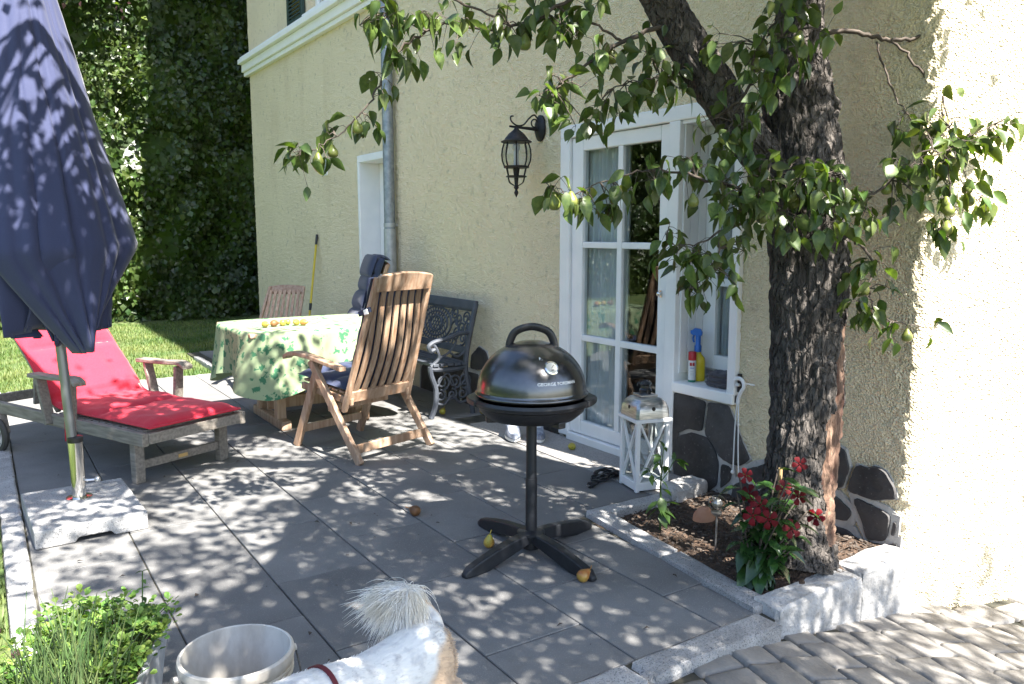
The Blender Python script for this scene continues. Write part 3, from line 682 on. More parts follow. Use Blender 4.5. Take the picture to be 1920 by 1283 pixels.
tree = thing('pear_tree', 'old pear tree with furrowed bark growing from the bed beside the wall', 'tree', (2.78, 2.07, 0))
TO = Vector((2.78, 2.07, 0))
BR = {
'trunk':[(2.763,2.061,0.011,0.2),(2.802,2.079,0.137,0.165),(2.857,2.095,0.311,0.142),(2.885,2.111,0.443,0.138),(2.919,2.125,0.670,0.138),(2.943,2.153,0.941,0.142),(2.962,2.177,1.168,0.15),(2.977,2.204,1.394,0.155),(2.982,2.237,1.621,0.16),(2.984,2.272,1.847,0.15),(2.989,2.306,2.074,0.128),(3.009,2.317,2.297,0.092),(3.031,2.314,2.517,0.085),(3.025,2.279,2.802,0.09)],
'limb':[(2.915,2.266,1.598,0.09),(2.801,2.314,1.729,0.084),(2.693,2.371,1.863,0.082),(2.590,2.430,2.030,0.080),(2.496,2.481,2.187,0.077),(2.412,2.523,2.331,0.074),(2.296,2.529,2.487,0.08),(2.114,2.498,2.676,0.07)],
'b1':[(2.439,2.497,2.277,0.016),(2.342,2.539,2.214,0.013),(2.235,2.577,2.163,0.012),(2.130,2.600,2.096,0.01),(2.032,2.629,2.025,0.007),(1.953,2.646,1.958,0.004)],
'b1b':[(2.235,2.577,2.163,0.008),(2.169,2.617,2.213,0.007),(2.080,2.659,2.257,0.007),(1.991,2.700,2.298,0.008),(1.925,2.754,2.361,0.01)],
'b1c':[(2.483,2.465,2.109,0.008),(2.400,2.484,2.040,0.006),(2.294,2.526,2.015,0.005),(2.188,2.567,1.979,0.004)],
'b2':[(2.157,2.607,2.403,0.014),(1.977,2.682,2.282,0.01),(1.820,2.750,2.204,0.009),(1.675,2.832,2.197,0.008),(1.601,2.871,2.209,0.008),(1.525,2.904,2.175,0.007),(1.456,2.930,2.132,0.007),(1.399,2.956,2.060,0.006),(1.359,2.971,1.989,0.006),(1.301,2.970,1.893,0.005),(1.254,2.992,1.832,0.004),(1.189,3.024,1.771,0.004),(1.110,3.045,1.722,0.003),(1.033,3.094,1.712,0.002)],
'b2b':[(1.820,2.750,2.204,0.006),(1.709,2.808,2.260,0.006),(1.582,2.877,2.316,0.008)],
'b2c':[(1.525,2.904,2.175,0.005),(1.420,2.946,2.229,0.005),(1.347,3.002,2.280,0.004)],
'b3':[(2.787,2.179,1.438,0.014),(2.637,2.197,1.533,0.012),(2.471,2.245,1.603,0.01),(2.338,2.288,1.622,0.008),(2.238,2.333,1.641,0.006),(2.120,2.385,1.629,0.005),(1.984,2.443,1.577,0.004),(1.884,2.479,1.540,0.003),(1.824,2.528,1.596,0.002)],
'b3b':[(2.702,2.194,1.481,0.012),(2.545,2.194,1.437,0.009),(2.423,2.220,1.395,0.006),(2.317,2.258,1.350,0.004),(2.235,2.292,1.374,0.002)],
'b3c':[(2.449,2.217,1.416,0.006),(2.418,2.197,1.312,0.005),(2.360,2.210,1.230,0.004),(2.305,2.238,1.178,0.002)],
'b4':[(3.072,2.240,2.234,0.016),(3.121,2.186,2.249,0.014),(3.194,2.109,2.220,0.013),(3.252,2.043,2.199,0.012),(3.322,1.985,2.204,0.01),(3.382,1.936,2.223,0.008),(3.377,1.914,2.138,0.006),(3.370,1.885,2.005,0.005),(3.366,1.861,1.916,0.004),(3.378,1.817,1.763,0.003)],
'b4b':[(3.252,2.043,2.199,0.008),(3.290,1.996,2.142,0.008),(3.326,1.948,2.063,0.007),(3.351,1.906,1.985,0.006),(3.377,1.856,1.852,0.005),(3.391,1.797,1.698,0.003),(3.423,1.758,1.590,0.002),(3.456,1.729,1.542,0.002)],
'b4c':[(3.211,2.082,2.195,0.007),(3.223,2.059,2.102,0.006),(3.237,2.021,2.001,0.006),(3.269,1.987,1.924,0.004),(3.314,1.943,1.836,0.003)],
'b5':[(2.937,2.087,1.482,0.012),(2.968,1.988,1.523,0.009),(3.033,1.917,1.574,0.007),(3.108,1.855,1.647,0.006),(3.219,1.792,1.710,0.005),(3.331,1.730,1.783,0.004),(3.441,1.667,1.846,0.003),(3.524,1.619,1.888,0.002)],
'b5b':[(3.108,1.855,1.647,0.005),(3.185,1.818,1.731,0.004),(3.244,1.772,1.689,0.004),(3.249,1.748,1.563,0.003),(3.234,1.738,1.437,0.002),(3.211,1.741,1.363,0.002)],
'b6':[(2.969,2.055,1.416,0.012),(2.975,1.984,1.373,0.01),(2.989,1.931,1.331,0.008),(3.002,1.900,1.268,0.006),(2.969,1.897,1.183,0.005),(2.971,1.869,1.100,0.004),(3.046,1.798,1.042,0.003),(3.163,1.719,1.031,0.002)],
'b7':[(2.566,2.372,1.871,0.01),(2.588,2.268,1.923,0.009),(2.622,2.234,2.004,0.008),(2.621,2.224,2.083,0.007),(2.656,2.193,2.183,0.006),(2.706,2.161,2.263,0.005),(2.748,2.149,2.366,0.005)],
'b7b':[(2.588,2.268,1.923,0.006),(2.538,2.260,1.815,0.005),(2.523,2.228,1.708,0.003)],
'b7c':[(2.656,2.193,2.183,0.005),(2.698,2.136,2.157,0.004),(2.738,2.108,2.217,0.003)],
'b8':[(2.825,2.130,1.438,0.01),(2.689,2.105,1.479,0.008),(2.564,2.108,1.508,0.006),(2.474,2.139,1.558,0.004)],
'b9':[(2.880,2.094,1.438,0.01),(2.823,2.020,1.500,0.008),(2.810,1.978,1.560,0.006),(2.823,1.955,1.621,0.004)],
'b10':[(2.845,2.120,1.460,0.01),(2.746,2.075,1.521,0.008),(2.655,2.059,1.580,0.005),(2.564,2.088,1.609,0.003)],
}
def bark_tube(pts, rad, n, per, amp, seed, furrow=17.0):
    P = curve_pts([p for p in pts], per); Rr = lerp_list(rad, per); m = MB(); k = len(P)
    u = Vector((1, 0, 0))
    for i, p in enumerate(P):
        t = (P[min(i + 1, k - 1)] - P[max(i - 1, 0)]).normalized(); u = (u - t * u.dot(t)).normalized(); w = t.cross(u)
        for j in range(n):
            a = 2 * math.pi * j / n; d = u * math.cos(a) + w * math.sin(a); q = p + d * Rr[i]
            s = Vector((d.x * furrow * Rr[i] * 6, d.y * furrow * Rr[i] * 6, (q.z + q.x * .5) * 6.5 + seed))
            f = abs(noise.noise(s)) + .5 * abs(noise.noise(s * 2.3 + Vector((5, 1, 0))))
            f2 = noise.noise(Vector((q.x * 70, q.y * 70, q.z * 26 + seed))) * .28
            lump = noise.noise(Vector((d.x * 1.6, d.y * 1.6, q.z * 2.2 + seed))) * .10 * Rr[i]
            m.v.append(tuple(q + d * (lump + amp * (min(f * 1.5, .9) - .5 + f2)) - TO))
    for i in range(k - 1):
        for j in range(n): m.f.append((i * n + j, i * n + (j + 1) % n, (i + 1) * n + (j + 1) % n, (i + 1) * n + j))
    m.f.append(tuple((k - 1) * n + j for j in range(n)))
    return m
def v3(l): return [Vector(p[:3]) for p in l]
trunk_m = bark_tube(v3(BR['trunk']), [p[3] for p in BR['trunk']], 110, 22, .024, 0)
trunk = trunk_m.build('trunk', 'bark', tree, smooth='all')
trunk.data.materials.append(MATS['bare_wood'])
for pl_ in trunk.data.polygons:                         # strip where the bark has come away (faces the driveway side)
    c = pl_.center + TO
    ax = Vector((2.86 + (c.z - .3) * .085, 2.10 + (c.z - .3) * .07, 0)); a = math.atan2(c.y - ax.y, c.x - ax.x)
    a0 = R(-72) + .5 * max(0, c.z - .55) + .25 * noise.noise((c.z * 5, 0, 2)); wd = .42 - .36 * max(0, c.z - .35) + .22 * noise.noise((c.z * 9, a * 2, 5))
    if .12 < c.z < 1.02 and abs(a - a0) < wd: pl_.material_index = 1
bark_tube(v3(BR['limb']), [p[3] for p in BR['limb']], 64, 16, .017, 30).build('limb', 'bark', tree, smooth='all')
# knot hole: ring of callus with a dark hollow
kc = Vector((3.03, 2.165, 1.92)) - TO
m = MB(); axis = Vector((-.35, -.92, .12)).normalized(); fr3 = frame_to(axis)
rings = [(.058, -.010), (.056, .012), (.044, .020), (.034, .012), (.028, -.02), (.012, -.05)]
for r, h in rings:
    for j in range(20):
        a = j * math.pi / 10; m.v.append(tuple(kc + fr3 @ Vector((r * .85 * math.cos(a) * (1 + .08 * math.sin(3 * a)), h + .004 * math.sin(5 * a), r * 1.05 * math.sin(a)))))
for i in range(5):
    for j in range(20): m.f.append((i * 20 + j, i * 20 + (j + 1) % 20, (i + 1) * 20 + (j + 1) % 20, (i + 1) * 20 + j))
m.f.append(tuple(100 + j for j in range(20))); m.build('knot_hole', 'bark', tree, smooth='all')

twigs = MB()
LEAFSPOT = []                                         # (position, tangent, length)
NL = {'b1': 14, 'b1b': 8, 'b1c': 10, 'b2': 40, 'b2b': 8, 'b2c': 10, 'b3': 22, 'b3b': 12, 'b3c': 10, 'b4': 8, 'b4b': 14, 'b4c': 6, 'b5': 20, 'b5b': 10, 'b6': 14, 'b7': 12, 'b7b': 8, 'b7c': 6, 'b8': 12, 'b9': 8, 'b10': 12}
BARE = {'b4': .72, 'b4b': .55, 'b4c': .7, 'b2': .05, 'b6': .2, 'b1': .1}
PEARS = []
for k, l in BR.items():
    if k in ('trunk', 'limb'): continue
    P = curve_pts(v3(l), 5); Rr = lerp_list([p[3] for p in l], 5)
    P = [p + rv(.004) for p in P]
    twigs.tube([p - TO for p in P], [max(r * .72, .0015) for r in Rr], 6)
    n = NL[k]; b = BARE.get(k, .25)
    for i in range(n):
        if k == 'b2' and i % 10 < 7:                  # leaves sit in tufts on the long drooping shoot
            t = random.choice((.05, .12, .18, .3, .36, .42, .47, .62, .66, .77, .9, .97, .99)) + random.gauss(0, .012)
        else: t = b + (1 - b) * random.random() ** .85
        t = min(max(t, 0), .999)
        f = t * (len(P) - 1); j = int(f); p = P[j].lerp(P[j + 1], f - j); tan = (P[j + 1] - P[j]).normalized()
        off = rv(.5); off = (off - tan * off.dot(tan)).normalized()
        spur = random.uniform(.015, .075) if random.random() < .8 else random.uniform(.07, .12)
        q = p + off * spur + Vector((0, 0, -.018)) + tan * random.gauss(0, .01)
        twigs.tube([p - TO, (p + q) / 2 + Vector((0, 0, .006)) - TO, q - TO], [.0014, .0011, .0010], 4, cap=False)
        dr = (off * .55 + tan * .25 + Vector((0, 0, -.95)) + rv(.28)).normalized()
        LEAFSPOT.append((q, dr, random.uniform(.05, .088)))
    if k in ('b1', 'b2', 'b3', 'b3b', 'b4b', 'b5', 'b5b', 'b7', 'b8', 'b10', 'b9', 'b6'):
        for _ in range({'b2': 3, 'b3': 3, 'b5b': 4, 'b4b': 3, 'b8': 3}.get(k, 2)):
            t = random.uniform(.35, .95); f = t * (len(P) - 1); j = int(f); p = P[j]; PEARS.append(p + Vector((random.gauss(0, .02), random.gauss(0, .02), -.045)))
for p in ((1.86, 2.72, 2.14), (1.26, 2.98, 1.80), (2.72, 2.10, 2.14), (2.30, 2.22, 1.52)): PEARS.append(Vector(p))
CLUMPS = [
(1.33,2.88,2.22,0.119,34),(1.38,2.89,2.06,0.071,14),(1.51,2.83,2.22,0.101,18),(1.63,2.80,2.17,0.082,10),(1.78,2.73,2.21,0.103,18),(1.90,2.69,2.25,0.094,20),(1.95,2.65,2.18,0.083,14),(2.08,2.64,2.26,0.106,16),(2.14,2.57,2.11,0.085,14),(1.99,2.63,2.00,0.095,18),(1.92,2.63,1.90,0.084,14),(2.09,2.58,1.92,0.085,14),(2.23,2.51,1.94,0.096,18),(2.37,2.49,2.08,0.097,20),(2.39,2.46,1.99,0.076,12),(2.03,2.57,1.81,0.063,8),(2.19,2.50,1.86,0.042,4),(1.30,2.97,1.85,0.051,7),(1.18,3.04,1.81,0.041,6),(1.07,3.06,1.70,0.061,8),(1.03,3.10,1.73,0.024,2),(1.14,3.02,1.70,0.024,3),(2.36,2.28,1.68,0.083,18),(2.45,2.26,1.75,0.084,14),(2.54,2.21,1.81,0.084,12),(2.53,2.11,1.64,0.103,24),(2.42,2.17,1.56,0.103,26),(2.54,2.09,1.52,0.113,30),(2.63,2.02,1.60,0.102,26),(2.74,1.95,1.64,0.092,22),(2.73,1.96,1.50,0.103,24),(2.84,1.93,1.58,0.083,14),(2.89,1.91,1.48,0.083,14),(2.62,2.02,1.44,0.082,12),(2.77,1.94,1.39,0.062,8),(2.28,2.25,1.33,0.083,14),(2.37,2.19,1.29,0.093,18),(2.31,2.21,1.19,0.072,10),(2.46,2.14,1.33,0.083,14),(2.24,2.27,1.42,0.051,7),(2.44,2.15,1.23,0.041,5),(2.19,2.34,1.62,0.082,14),(2.07,2.38,1.56,0.082,16),(1.96,2.44,1.52,0.071,12),(1.88,2.48,1.54,0.051,6),(2.03,2.40,1.48,0.051,7),(2.51,2.28,2.18,0.094,12),(2.57,2.22,2.08,0.083,12),(2.67,2.13,2.17,0.124,22),(2.70,2.07,2.05,0.092,14),(2.61,2.14,1.97,0.083,10),(2.57,2.16,1.89,0.062,8),(2.77,2.03,2.13,0.062,8),(2.50,2.29,1.86,0.074,10),(2.70,2.13,2.28,0.103,16),(3.30,1.82,1.84,0.086,18),(3.24,1.85,1.78,0.075,12),(3.29,1.77,1.71,0.096,22),(3.18,1.81,1.65,0.085,14),(3.07,1.86,1.67,0.084,14),(3.08,1.83,1.54,0.084,12),(3.25,1.75,1.58,0.074,12),(3.42,1.69,1.54,0.054,5),(3.33,1.73,1.77,0.064,10),(3.44,1.66,1.79,0.074,12),(3.21,1.75,1.42,0.074,12),(3.19,1.96,1.87,0.055,6),(3.00,1.92,1.56,0.064,8),(2.97,1.91,1.27,0.075,12),(2.93,1.89,1.14,0.074,12),(2.91,1.87,1.08,0.063,8),(2.98,1.78,1.02,0.052,6),(2.99,1.86,1.18,0.053,5),]

ALLP = [p for k, l in BR.items() for p in curve_pts(v3(l), 4) if k not in ('trunk', 'limb')]
for (x, y, z, r, n) in CLUMPS:
    c = Vector((x, y, z)); nb = min(ALLP, key=lambda q: (q - c).length)
    for i in range(int(n * 1.1)):
        if i % 4 == 0:
            g = rv(1).normalized() * r * random.uniform(.2, .9); tip = c + g
            twigs.tube([nb - TO, (nb + tip) / 2 + Vector((0, 0, .012)) - TO, tip - TO], [.003, .0022, .0015], 5, cap=False)
        q = tip + rv(r * .30); twigs.tube([tip - TO, (tip + q) / 2 + Vector((0, 0, .004)) - TO, q - TO], [.0013, .001, .001], 4, cap=False)
        LEAFSPOT.append((q, ((q - c) * (1.2 / r) * .35 + Vector((0, 0, -.75)) + rv(.38)).normalized(), random.uniform(.052, .088)))
twigs.build('branches', 'twig', tree, smooth='all')
LM = []
for i in range(14):
    vs, fs = leaf_geo(1.0, random.uniform(.48, .72), random.uniform(-.1, .9), random.uniform(-.15, .65)); LM.append(MB().add(vs, fs).mesh('leaf', 'pear_leaf', 'all'))
cpos = Vector((0, 0, 1.4)); fol = MB()
LEAFSPOT.sort(key=lambda s: -s[2] / (s[0] - cpos).length)
ALT = [leaf_geo(1.0, random.uniform(.48, .7), random.uniform(0, .9), random.uniform(-.1, .6)) for _ in range(10)]
for i, (q, d, L) in enumerate(LEAFSPOT):
    m3 = frame_to(d, random.uniform(-1.2, 1.2)) * L
    if i < 300: inst('leaf', random.choice(LM), tree, Matrix.Translation(q - TO) @ m3.to_4x4())
    else:
        vs, fs = random.choice(ALT); fol.add([m3 @ Vector(v) + q - TO for v in vs], fs)
tag(fol.build('foliage', 'pear_leaf', tree, smooth='all'), kind='stuff')
# pears hanging in the tree
def pear_mesh(name, mat, r=.026):
    m = MB(); pr = [(.10, -1.0), (.55, -.92), (.88, -.6), (1.0, -.15), (.92, .3), (.68, .75), (.46, 1.1), (.34, 1.35), (.12, 1.5)]
    m.lathe([(a * r, b * r) for a, b in pr], 14); m.tube([(0, 0, 1.48 * r), (.1 * r, 0, 1.9 * r), (.3 * r, .1 * r, 2.35 * r)], .06 * r + .0006, 5)
    for i, v in enumerate(m.v):
        n_ = noise.noise(Vector(v) * 30) * .06; m.v[i] = (v[0] * (1 + n_), v[1] * (1 + n_), v[2])
    return m.mesh(name, mat, 'all')
PG = pear_mesh('pear', 'pear_green')
for p in PEARS:
    s = random.uniform(.8, 1.05)
    inst('pear', PG, tree, Matrix.Translation(p - TO) @ Matrix.Rotation(random.uniform(0, 6), 4, 'Z') @ Matrix.Rotation(random.uniform(-.4, .4), 4, 'X') @ Matrix.Scale(s, 4))

# upper crown (above the picture): limbs, twigs and leaves that throw the dappled shade
limbs = MB()
CL = [[(3.025, 2.279, 2.80), (2.8, 1.7, 3.5), (2.4, .9, 4.2), (2.0, 0.0, 4.8), (1.7, -1.0, 5.3)],
      [(3.025, 2.279, 2.80), (3.0, 1.5, 3.8), (2.9, .5, 4.6), (2.8, -.6, 5.0)],
      [(2.114, 2.498, 2.676), (1.7, 2.5, 3.1), (1.3, 2.3, 3.6), (.9, 1.8, 4.2), (.6, 1.0, 4.8)],
      [(1.7, 2.5, 3.1), (1.3, 2.9, 3.3), (.8, 3.2, 3.5), (.4, 3.4, 3.6)],
      [(2.114, 2.498, 2.676), (2.1, 2.0, 3.3), (1.8, 1.2, 3.8), (1.4, .2, 4.2), (1.1, -.8, 4.6)],
      [(2.8, 1.7, 3.5), (2.3, 2.2, 3.9), (1.9, 2.6, 4.2)],
      [(2.4, .9, 4.2), (2.6, .0, 3.9), (2.8, -1.0, 4.1)]]
nodes = []
for l in CL:
    P = curve_pts(l, 6); limbs.tube([p - TO for p in P], lerp_list([.085, .06, .045, .032, .02][:len(l)], 6), 8); nodes += P[4:]
crown = MB(); rnd = random.Random(21); cnt = 0
CE = Vector((1.72, .75, 3.75))
def density(x, y):
    """share of leaf clusters kept, as seen on the ground where the shade falls"""
    return 1.0
while cnt < 430:
    p = CE + Vector((rnd.uniform(-1.75, 1.65), rnd.uniform(-3.0, 3.0), rnd.uniform(-1.3, 1.5)))
    e = ((p.x - CE.x) / 1.75) ** 2 + ((p.y - CE.y) / 3.05) ** 2 + ((p.z - CE.z) / 1.5) ** 2
    if e > 1: continue
    d = p.x * .552 + p.y * .834
    if d > .5 and p.z - 1.4 < .36 * d + .42: continue
    if p.z > (6.15 - p.y) / .747 - .1: continue
    sy = p.y + .747 * p.z
    if sy > 3.2 and rnd.random() < (.62 if sy > 3.7 else .42): continue
    if p.x + -.098 * p.z < .55 and 2.6 < sy < 4.3 and rnd.random() < .6: continue
    if fbm(p.x * .9, p.y * .9, p.z * .9, 2) < -.16: continue
    cnt += 1
    nb = min(nodes, key=lambda q: (q - p).length); mid = nb.lerp(p, .5) + Vector((0, 0, .08))
    limbs.tube([nb - TO, mid - TO, p - TO], [.011, .008, .004], 5, cap=False)
    for i in range(46):
        q = p + Vector((rnd.gauss(0, .15), rnd.gauss(0, .15), rnd.gauss(0, .11)))
        dr = Vector((rnd.gauss(0, .7), rnd.gauss(0, .7), -.55 + rnd.gauss(0, .4)))
        m3 = frame_to(dr, rnd.uniform(-1, 1)) * rnd.uniform(.060, .092); vs, fs = simple_leaf(1, .64)
        crown.add([m3 @ Vector(v) + q - TO for v in vs], fs)
for _ in range(70):                                     # sprays reaching out over the driveway
    p = Vector((rnd.uniform(2.5, 4.3), rnd.uniform(-2.4, -.6), rnd.uniform(2.9, 4.3))); sy = p.y + .747 * p.z
    if not .7 < sy < 1.62: continue
    nb = min(nodes, key=lambda q: (q - p).length); limbs.tube([nb - TO, nb.lerp(p, .5) + Vector((0, 0, .08)) - TO, p - TO], [.011, .008, .004], 5, cap=False)
    for i in range(40):
        q = p + Vector((rnd.gauss(0, .14), rnd.gauss(0, .12), rnd.gauss(0, .08))); dr = Vector((rnd.gauss(0, .7), rnd.gauss(0, .7), -.55 + rnd.gauss(0, .4)))
        m3 = frame_to(dr, rnd.uniform(-1, 1)) * rnd.uniform(.060, .092); vs, fs = simple_leaf(1, .64)
        crown.add([m3 @ Vector(v) + q - TO for v in vs], fs)
for _ in range(60):                                     # lower sprays above the parasol
    p = Vector((rnd.uniform(-.05, 1.25), rnd.uniform(2.2, 3.2), rnd.uniform(2.95, 3.8)))
    if p.z > 1.95 + (4.3 - p.y) / .747 or p.z - 1.4 < .36 * (p.x * .552 + p.y * .834) + .40: continue
    nb = min(nodes, key=lambda q: (q - p).length); limbs.tube([nb - TO, nb.lerp(p, .5) + Vector((0, 0, .08)) - TO, p - TO], [.011, .008, .004], 5, cap=False)
    for i in range(46):
        q = p + Vector((rnd.gauss(0, .14), rnd.gauss(0, .14), rnd.gauss(0, .10))); dr = Vector((rnd.gauss(0, .7), rnd.gauss(0, .7), -.55 + rnd.gauss(0, .4)))
        m3 = frame_to(dr, rnd.uniform(-1, 1)) * rnd.uniform(.060, .092); vs, fs = simple_leaf(1, .64)
        crown.add([m3 @ Vector(v) + q - TO for v in vs], fs)
limbs.build('crown_limbs', 'bark', tree, smooth='all')
tag(crown.build('crown', 'crown_leaf', tree), kind='stuff')

# ---------------------------------------------------------------- leaf masses behind
def leaf_mass(spots, size, seed=1, W=.8, droop=.5, face=Vector((0, -1, .2))):
    r = random.Random(seed); m = MB()
    for q in spots:
        dr = Vector((r.gauss(0, .6), r.gauss(0, .5), -droop + r.gauss(0, .5))); s = r.uniform(*size)
        m3 = frame_to(dr, r.uniform(-.9, .9), face + Vector((r.gauss(0, .35), r.gauss(0, .35), r.gauss(0, .35)))) * s
        vs, fs = simple_leaf(1, W, .15, .15); m.add([m3 @ Vector(v) + Vector(q) for v in vs], fs)
    return m
def hedge(name, label, x0, x1, y, h, count, size, seed, mat='ivy', axis=0, depth=1.25):
    t = thing(name, label, 'hedge', ((x0 + x1) / 2, y, 0) if axis == 0 else (y, (x0 + x1) / 2, 0)); r = random.Random(seed); O = t.location.copy()
    def surf(u, z): return depth * (.5 * fbm(u * .55, z * .55, seed, 3) + .42 * fbm(u * 1.7, z * 1.4, seed + 4, 2))
    m = MB(); nu = int((x1 - x0) / .25); nz = int(h / .25)
    for i in range(nu + 1):
        for j in range(nz + 1):
            u = x0 + (x1 - x0) * i / nu; z = h * j / nz - .2; w = surf(u, z) + .20
            m.v.append(tuple((Vector((u, y + w, z)) if axis == 0 else Vector((y - w, u, z))) - O))
    m.f = [(i * (nz + 1) + j, (i + 1) * (nz + 1) + j, (i + 1) * (nz + 1) + j + 1, i * (nz + 1) + j + 1) for i in range(nu) for j in range(nz)]
    m.build('stems', mat, t)
    sp = []
    while len(sp) < count:
        u = r.uniform(x0, x1); z = r.uniform(0, h); w = surf(u, z) + r.gauss(.03, .13)
        if fbm(u * 1.3, z * 1.3, seed + 9, 2) < -.30 and r.random() < .7: continue
        sp.append((Vector((u, y + w, z)) if axis == 0 else Vector((y - w, u, z))) - O)
    face = Vector((0, -1, .35)) if axis == 0 else Vector((1, 0, .35))
    tag(leaf_mass(sp, size, seed, .85, .6, face).build('foliage', mat, t), kind='stuff'); return t
hedge('ivy_hedge', 'tall dark ivy hedge closing off the lawn behind the patio', -7, 6.0, 13.75, 6.2, 52000, (.06, .125), 3)
hedge('added_hedge', 'leafy hedge added out of view across the lawn, mirrored in the glazed door', -9, 13.5, -8.5, 3.0, 7000, (.09, .18), 8, 'bright_leaf', 1)  # unseen hedge, added for the glass reflections and bounced light
def far_tree(name, label, base, cz, rad, count, size, mat, seed, lim=None):
    t = thing(name, label, 'tree', base); r = random.Random(seed); O = Vector(base)
    MB().tube(curve_pts([(0, 0, -.1), (.05, .1, cz * .45), (.0, .0, cz)], 5), lerp_list([.16, .12, .07], 5), 10).build('trunk', 'bark', t, smooth='all')
    br = MB(); cl = []
    for i in range(26):
        d = Vector((r.gauss(0, 1), r.gauss(0, 1), r.gauss(0, .8))).normalized() * r.uniform(.35, .95)
        p = Vector((d.x * rad[0], d.y * rad[1], cz + d.z * rad[2])); cl.append(p)
        br.tube([(0, 0, cz * .7), (p * .5 + Vector((0, 0, cz * .42))), p], [.05, .03, .012], 6)
    br.build('limbs', 'bark', t, smooth='all')
    sp = []
    for i in range(count):
        c = r.choice(cl); q = c + Vector((r.gauss(0, .30 * rad[0]), r.gauss(0, .30 * rad[1]), r.gauss(0, .28 * rad[2])))
        if lim and not lim(q + O): continue
        sp.append(q)
    tag(leaf_mass(sp, size, seed, .7, .4, Vector((0, -.6, .8))).build('crown', mat, t), kind='stuff'); return t
far_tree('plum_tree', 'dark purple leaved tree in front of the ivy hedge, above the parasol', (-.4, 12.6, 0), 6.3, (2.6, 1.5, 1.6), 9000, (.06, .10), 'plum_leaf', 5)
far_tree('light_green_tree', 'light green tree rising behind the ivy hedge next to the house', (2.6, 15.6, 0), 6.6, (2.4, 1.6, 2.2), 7000, (.08, .14), 'bright_leaf', 6)

far_tree('added_shade_tree', 'slender tree added out of view left of the lounger, to shade grass and hedge', (-1.3, 6.9, 0), 5.0, (1.15, 1.2, 1.2), 3500, (.08, .13), 'ivy', 12)  # invented tree outside the view, put in only to cast shade
# neighbour's house, seen only as a reflection in the glazed door
nh = thing('neighbour_house', 'pale neighbouring house with red roof, mirrored in the glazed door', 'house', (-17, 27, 0))
MB().b2((-4, -4, -.4), (4, 4, 3.2)).build('wall', 'stucco', nh)
MB().prism([(-4.5, -4.6, 3.1), (-4.5, 4.6, 3.1), (-4.5, 0, 6.4)], (9, 0, 0)).build('roof', 'roof_tile', nh)

# grass blades where the lawn is close enough to show them
def blades(name, x0, x1, y0, y1, n, parent, hmin, hmax, seed):
    r = random.Random(seed); m = MB()
    for i in range(n):
        x = r.uniform(x0, x1); y = r.uniform(y0, y1); z = lawn_z(x, y) - .004; h = r.uniform(hmin, hmax); a = r.uniform(0, 6.28); w = r.uniform(.003, .006)
        lx, ly = math.cos(a) * w, math.sin(a) * w; b = r.uniform(.2, .9) * h
        c, s = math.cos(a + 1.57), math.sin(a + 1.57)
        m.v += [(x - lx, y - ly, z), (x + lx, y + ly, z), (x + c * b, y + s * b, z + h)]; k = len(m.v); m.f.append((k - 3, k - 2, k - 1))
    o = m.build(name, 'grass', parent); return tag(o, kind='stuff')
tag(blades('lawn_grass', -.2, 1.97, 8.41, 13.4, 22000, None, .025, .055, 1), 'short dry lawn between the patio and the ivy hedge', 'grass')
tag(blades('shaded_grass', 1.97, 3.6, 10.03, 13.4, 9000, None, .025, .055, 4), 'shaded lawn behind the paved strip along the house', 'grass')
tag(blades('verge_grass', -1.1, -.005, 2.0, 7.5, 14000, None, .025, .06, 2), 'sunlit grass strip outside the granite kerb', 'grass')

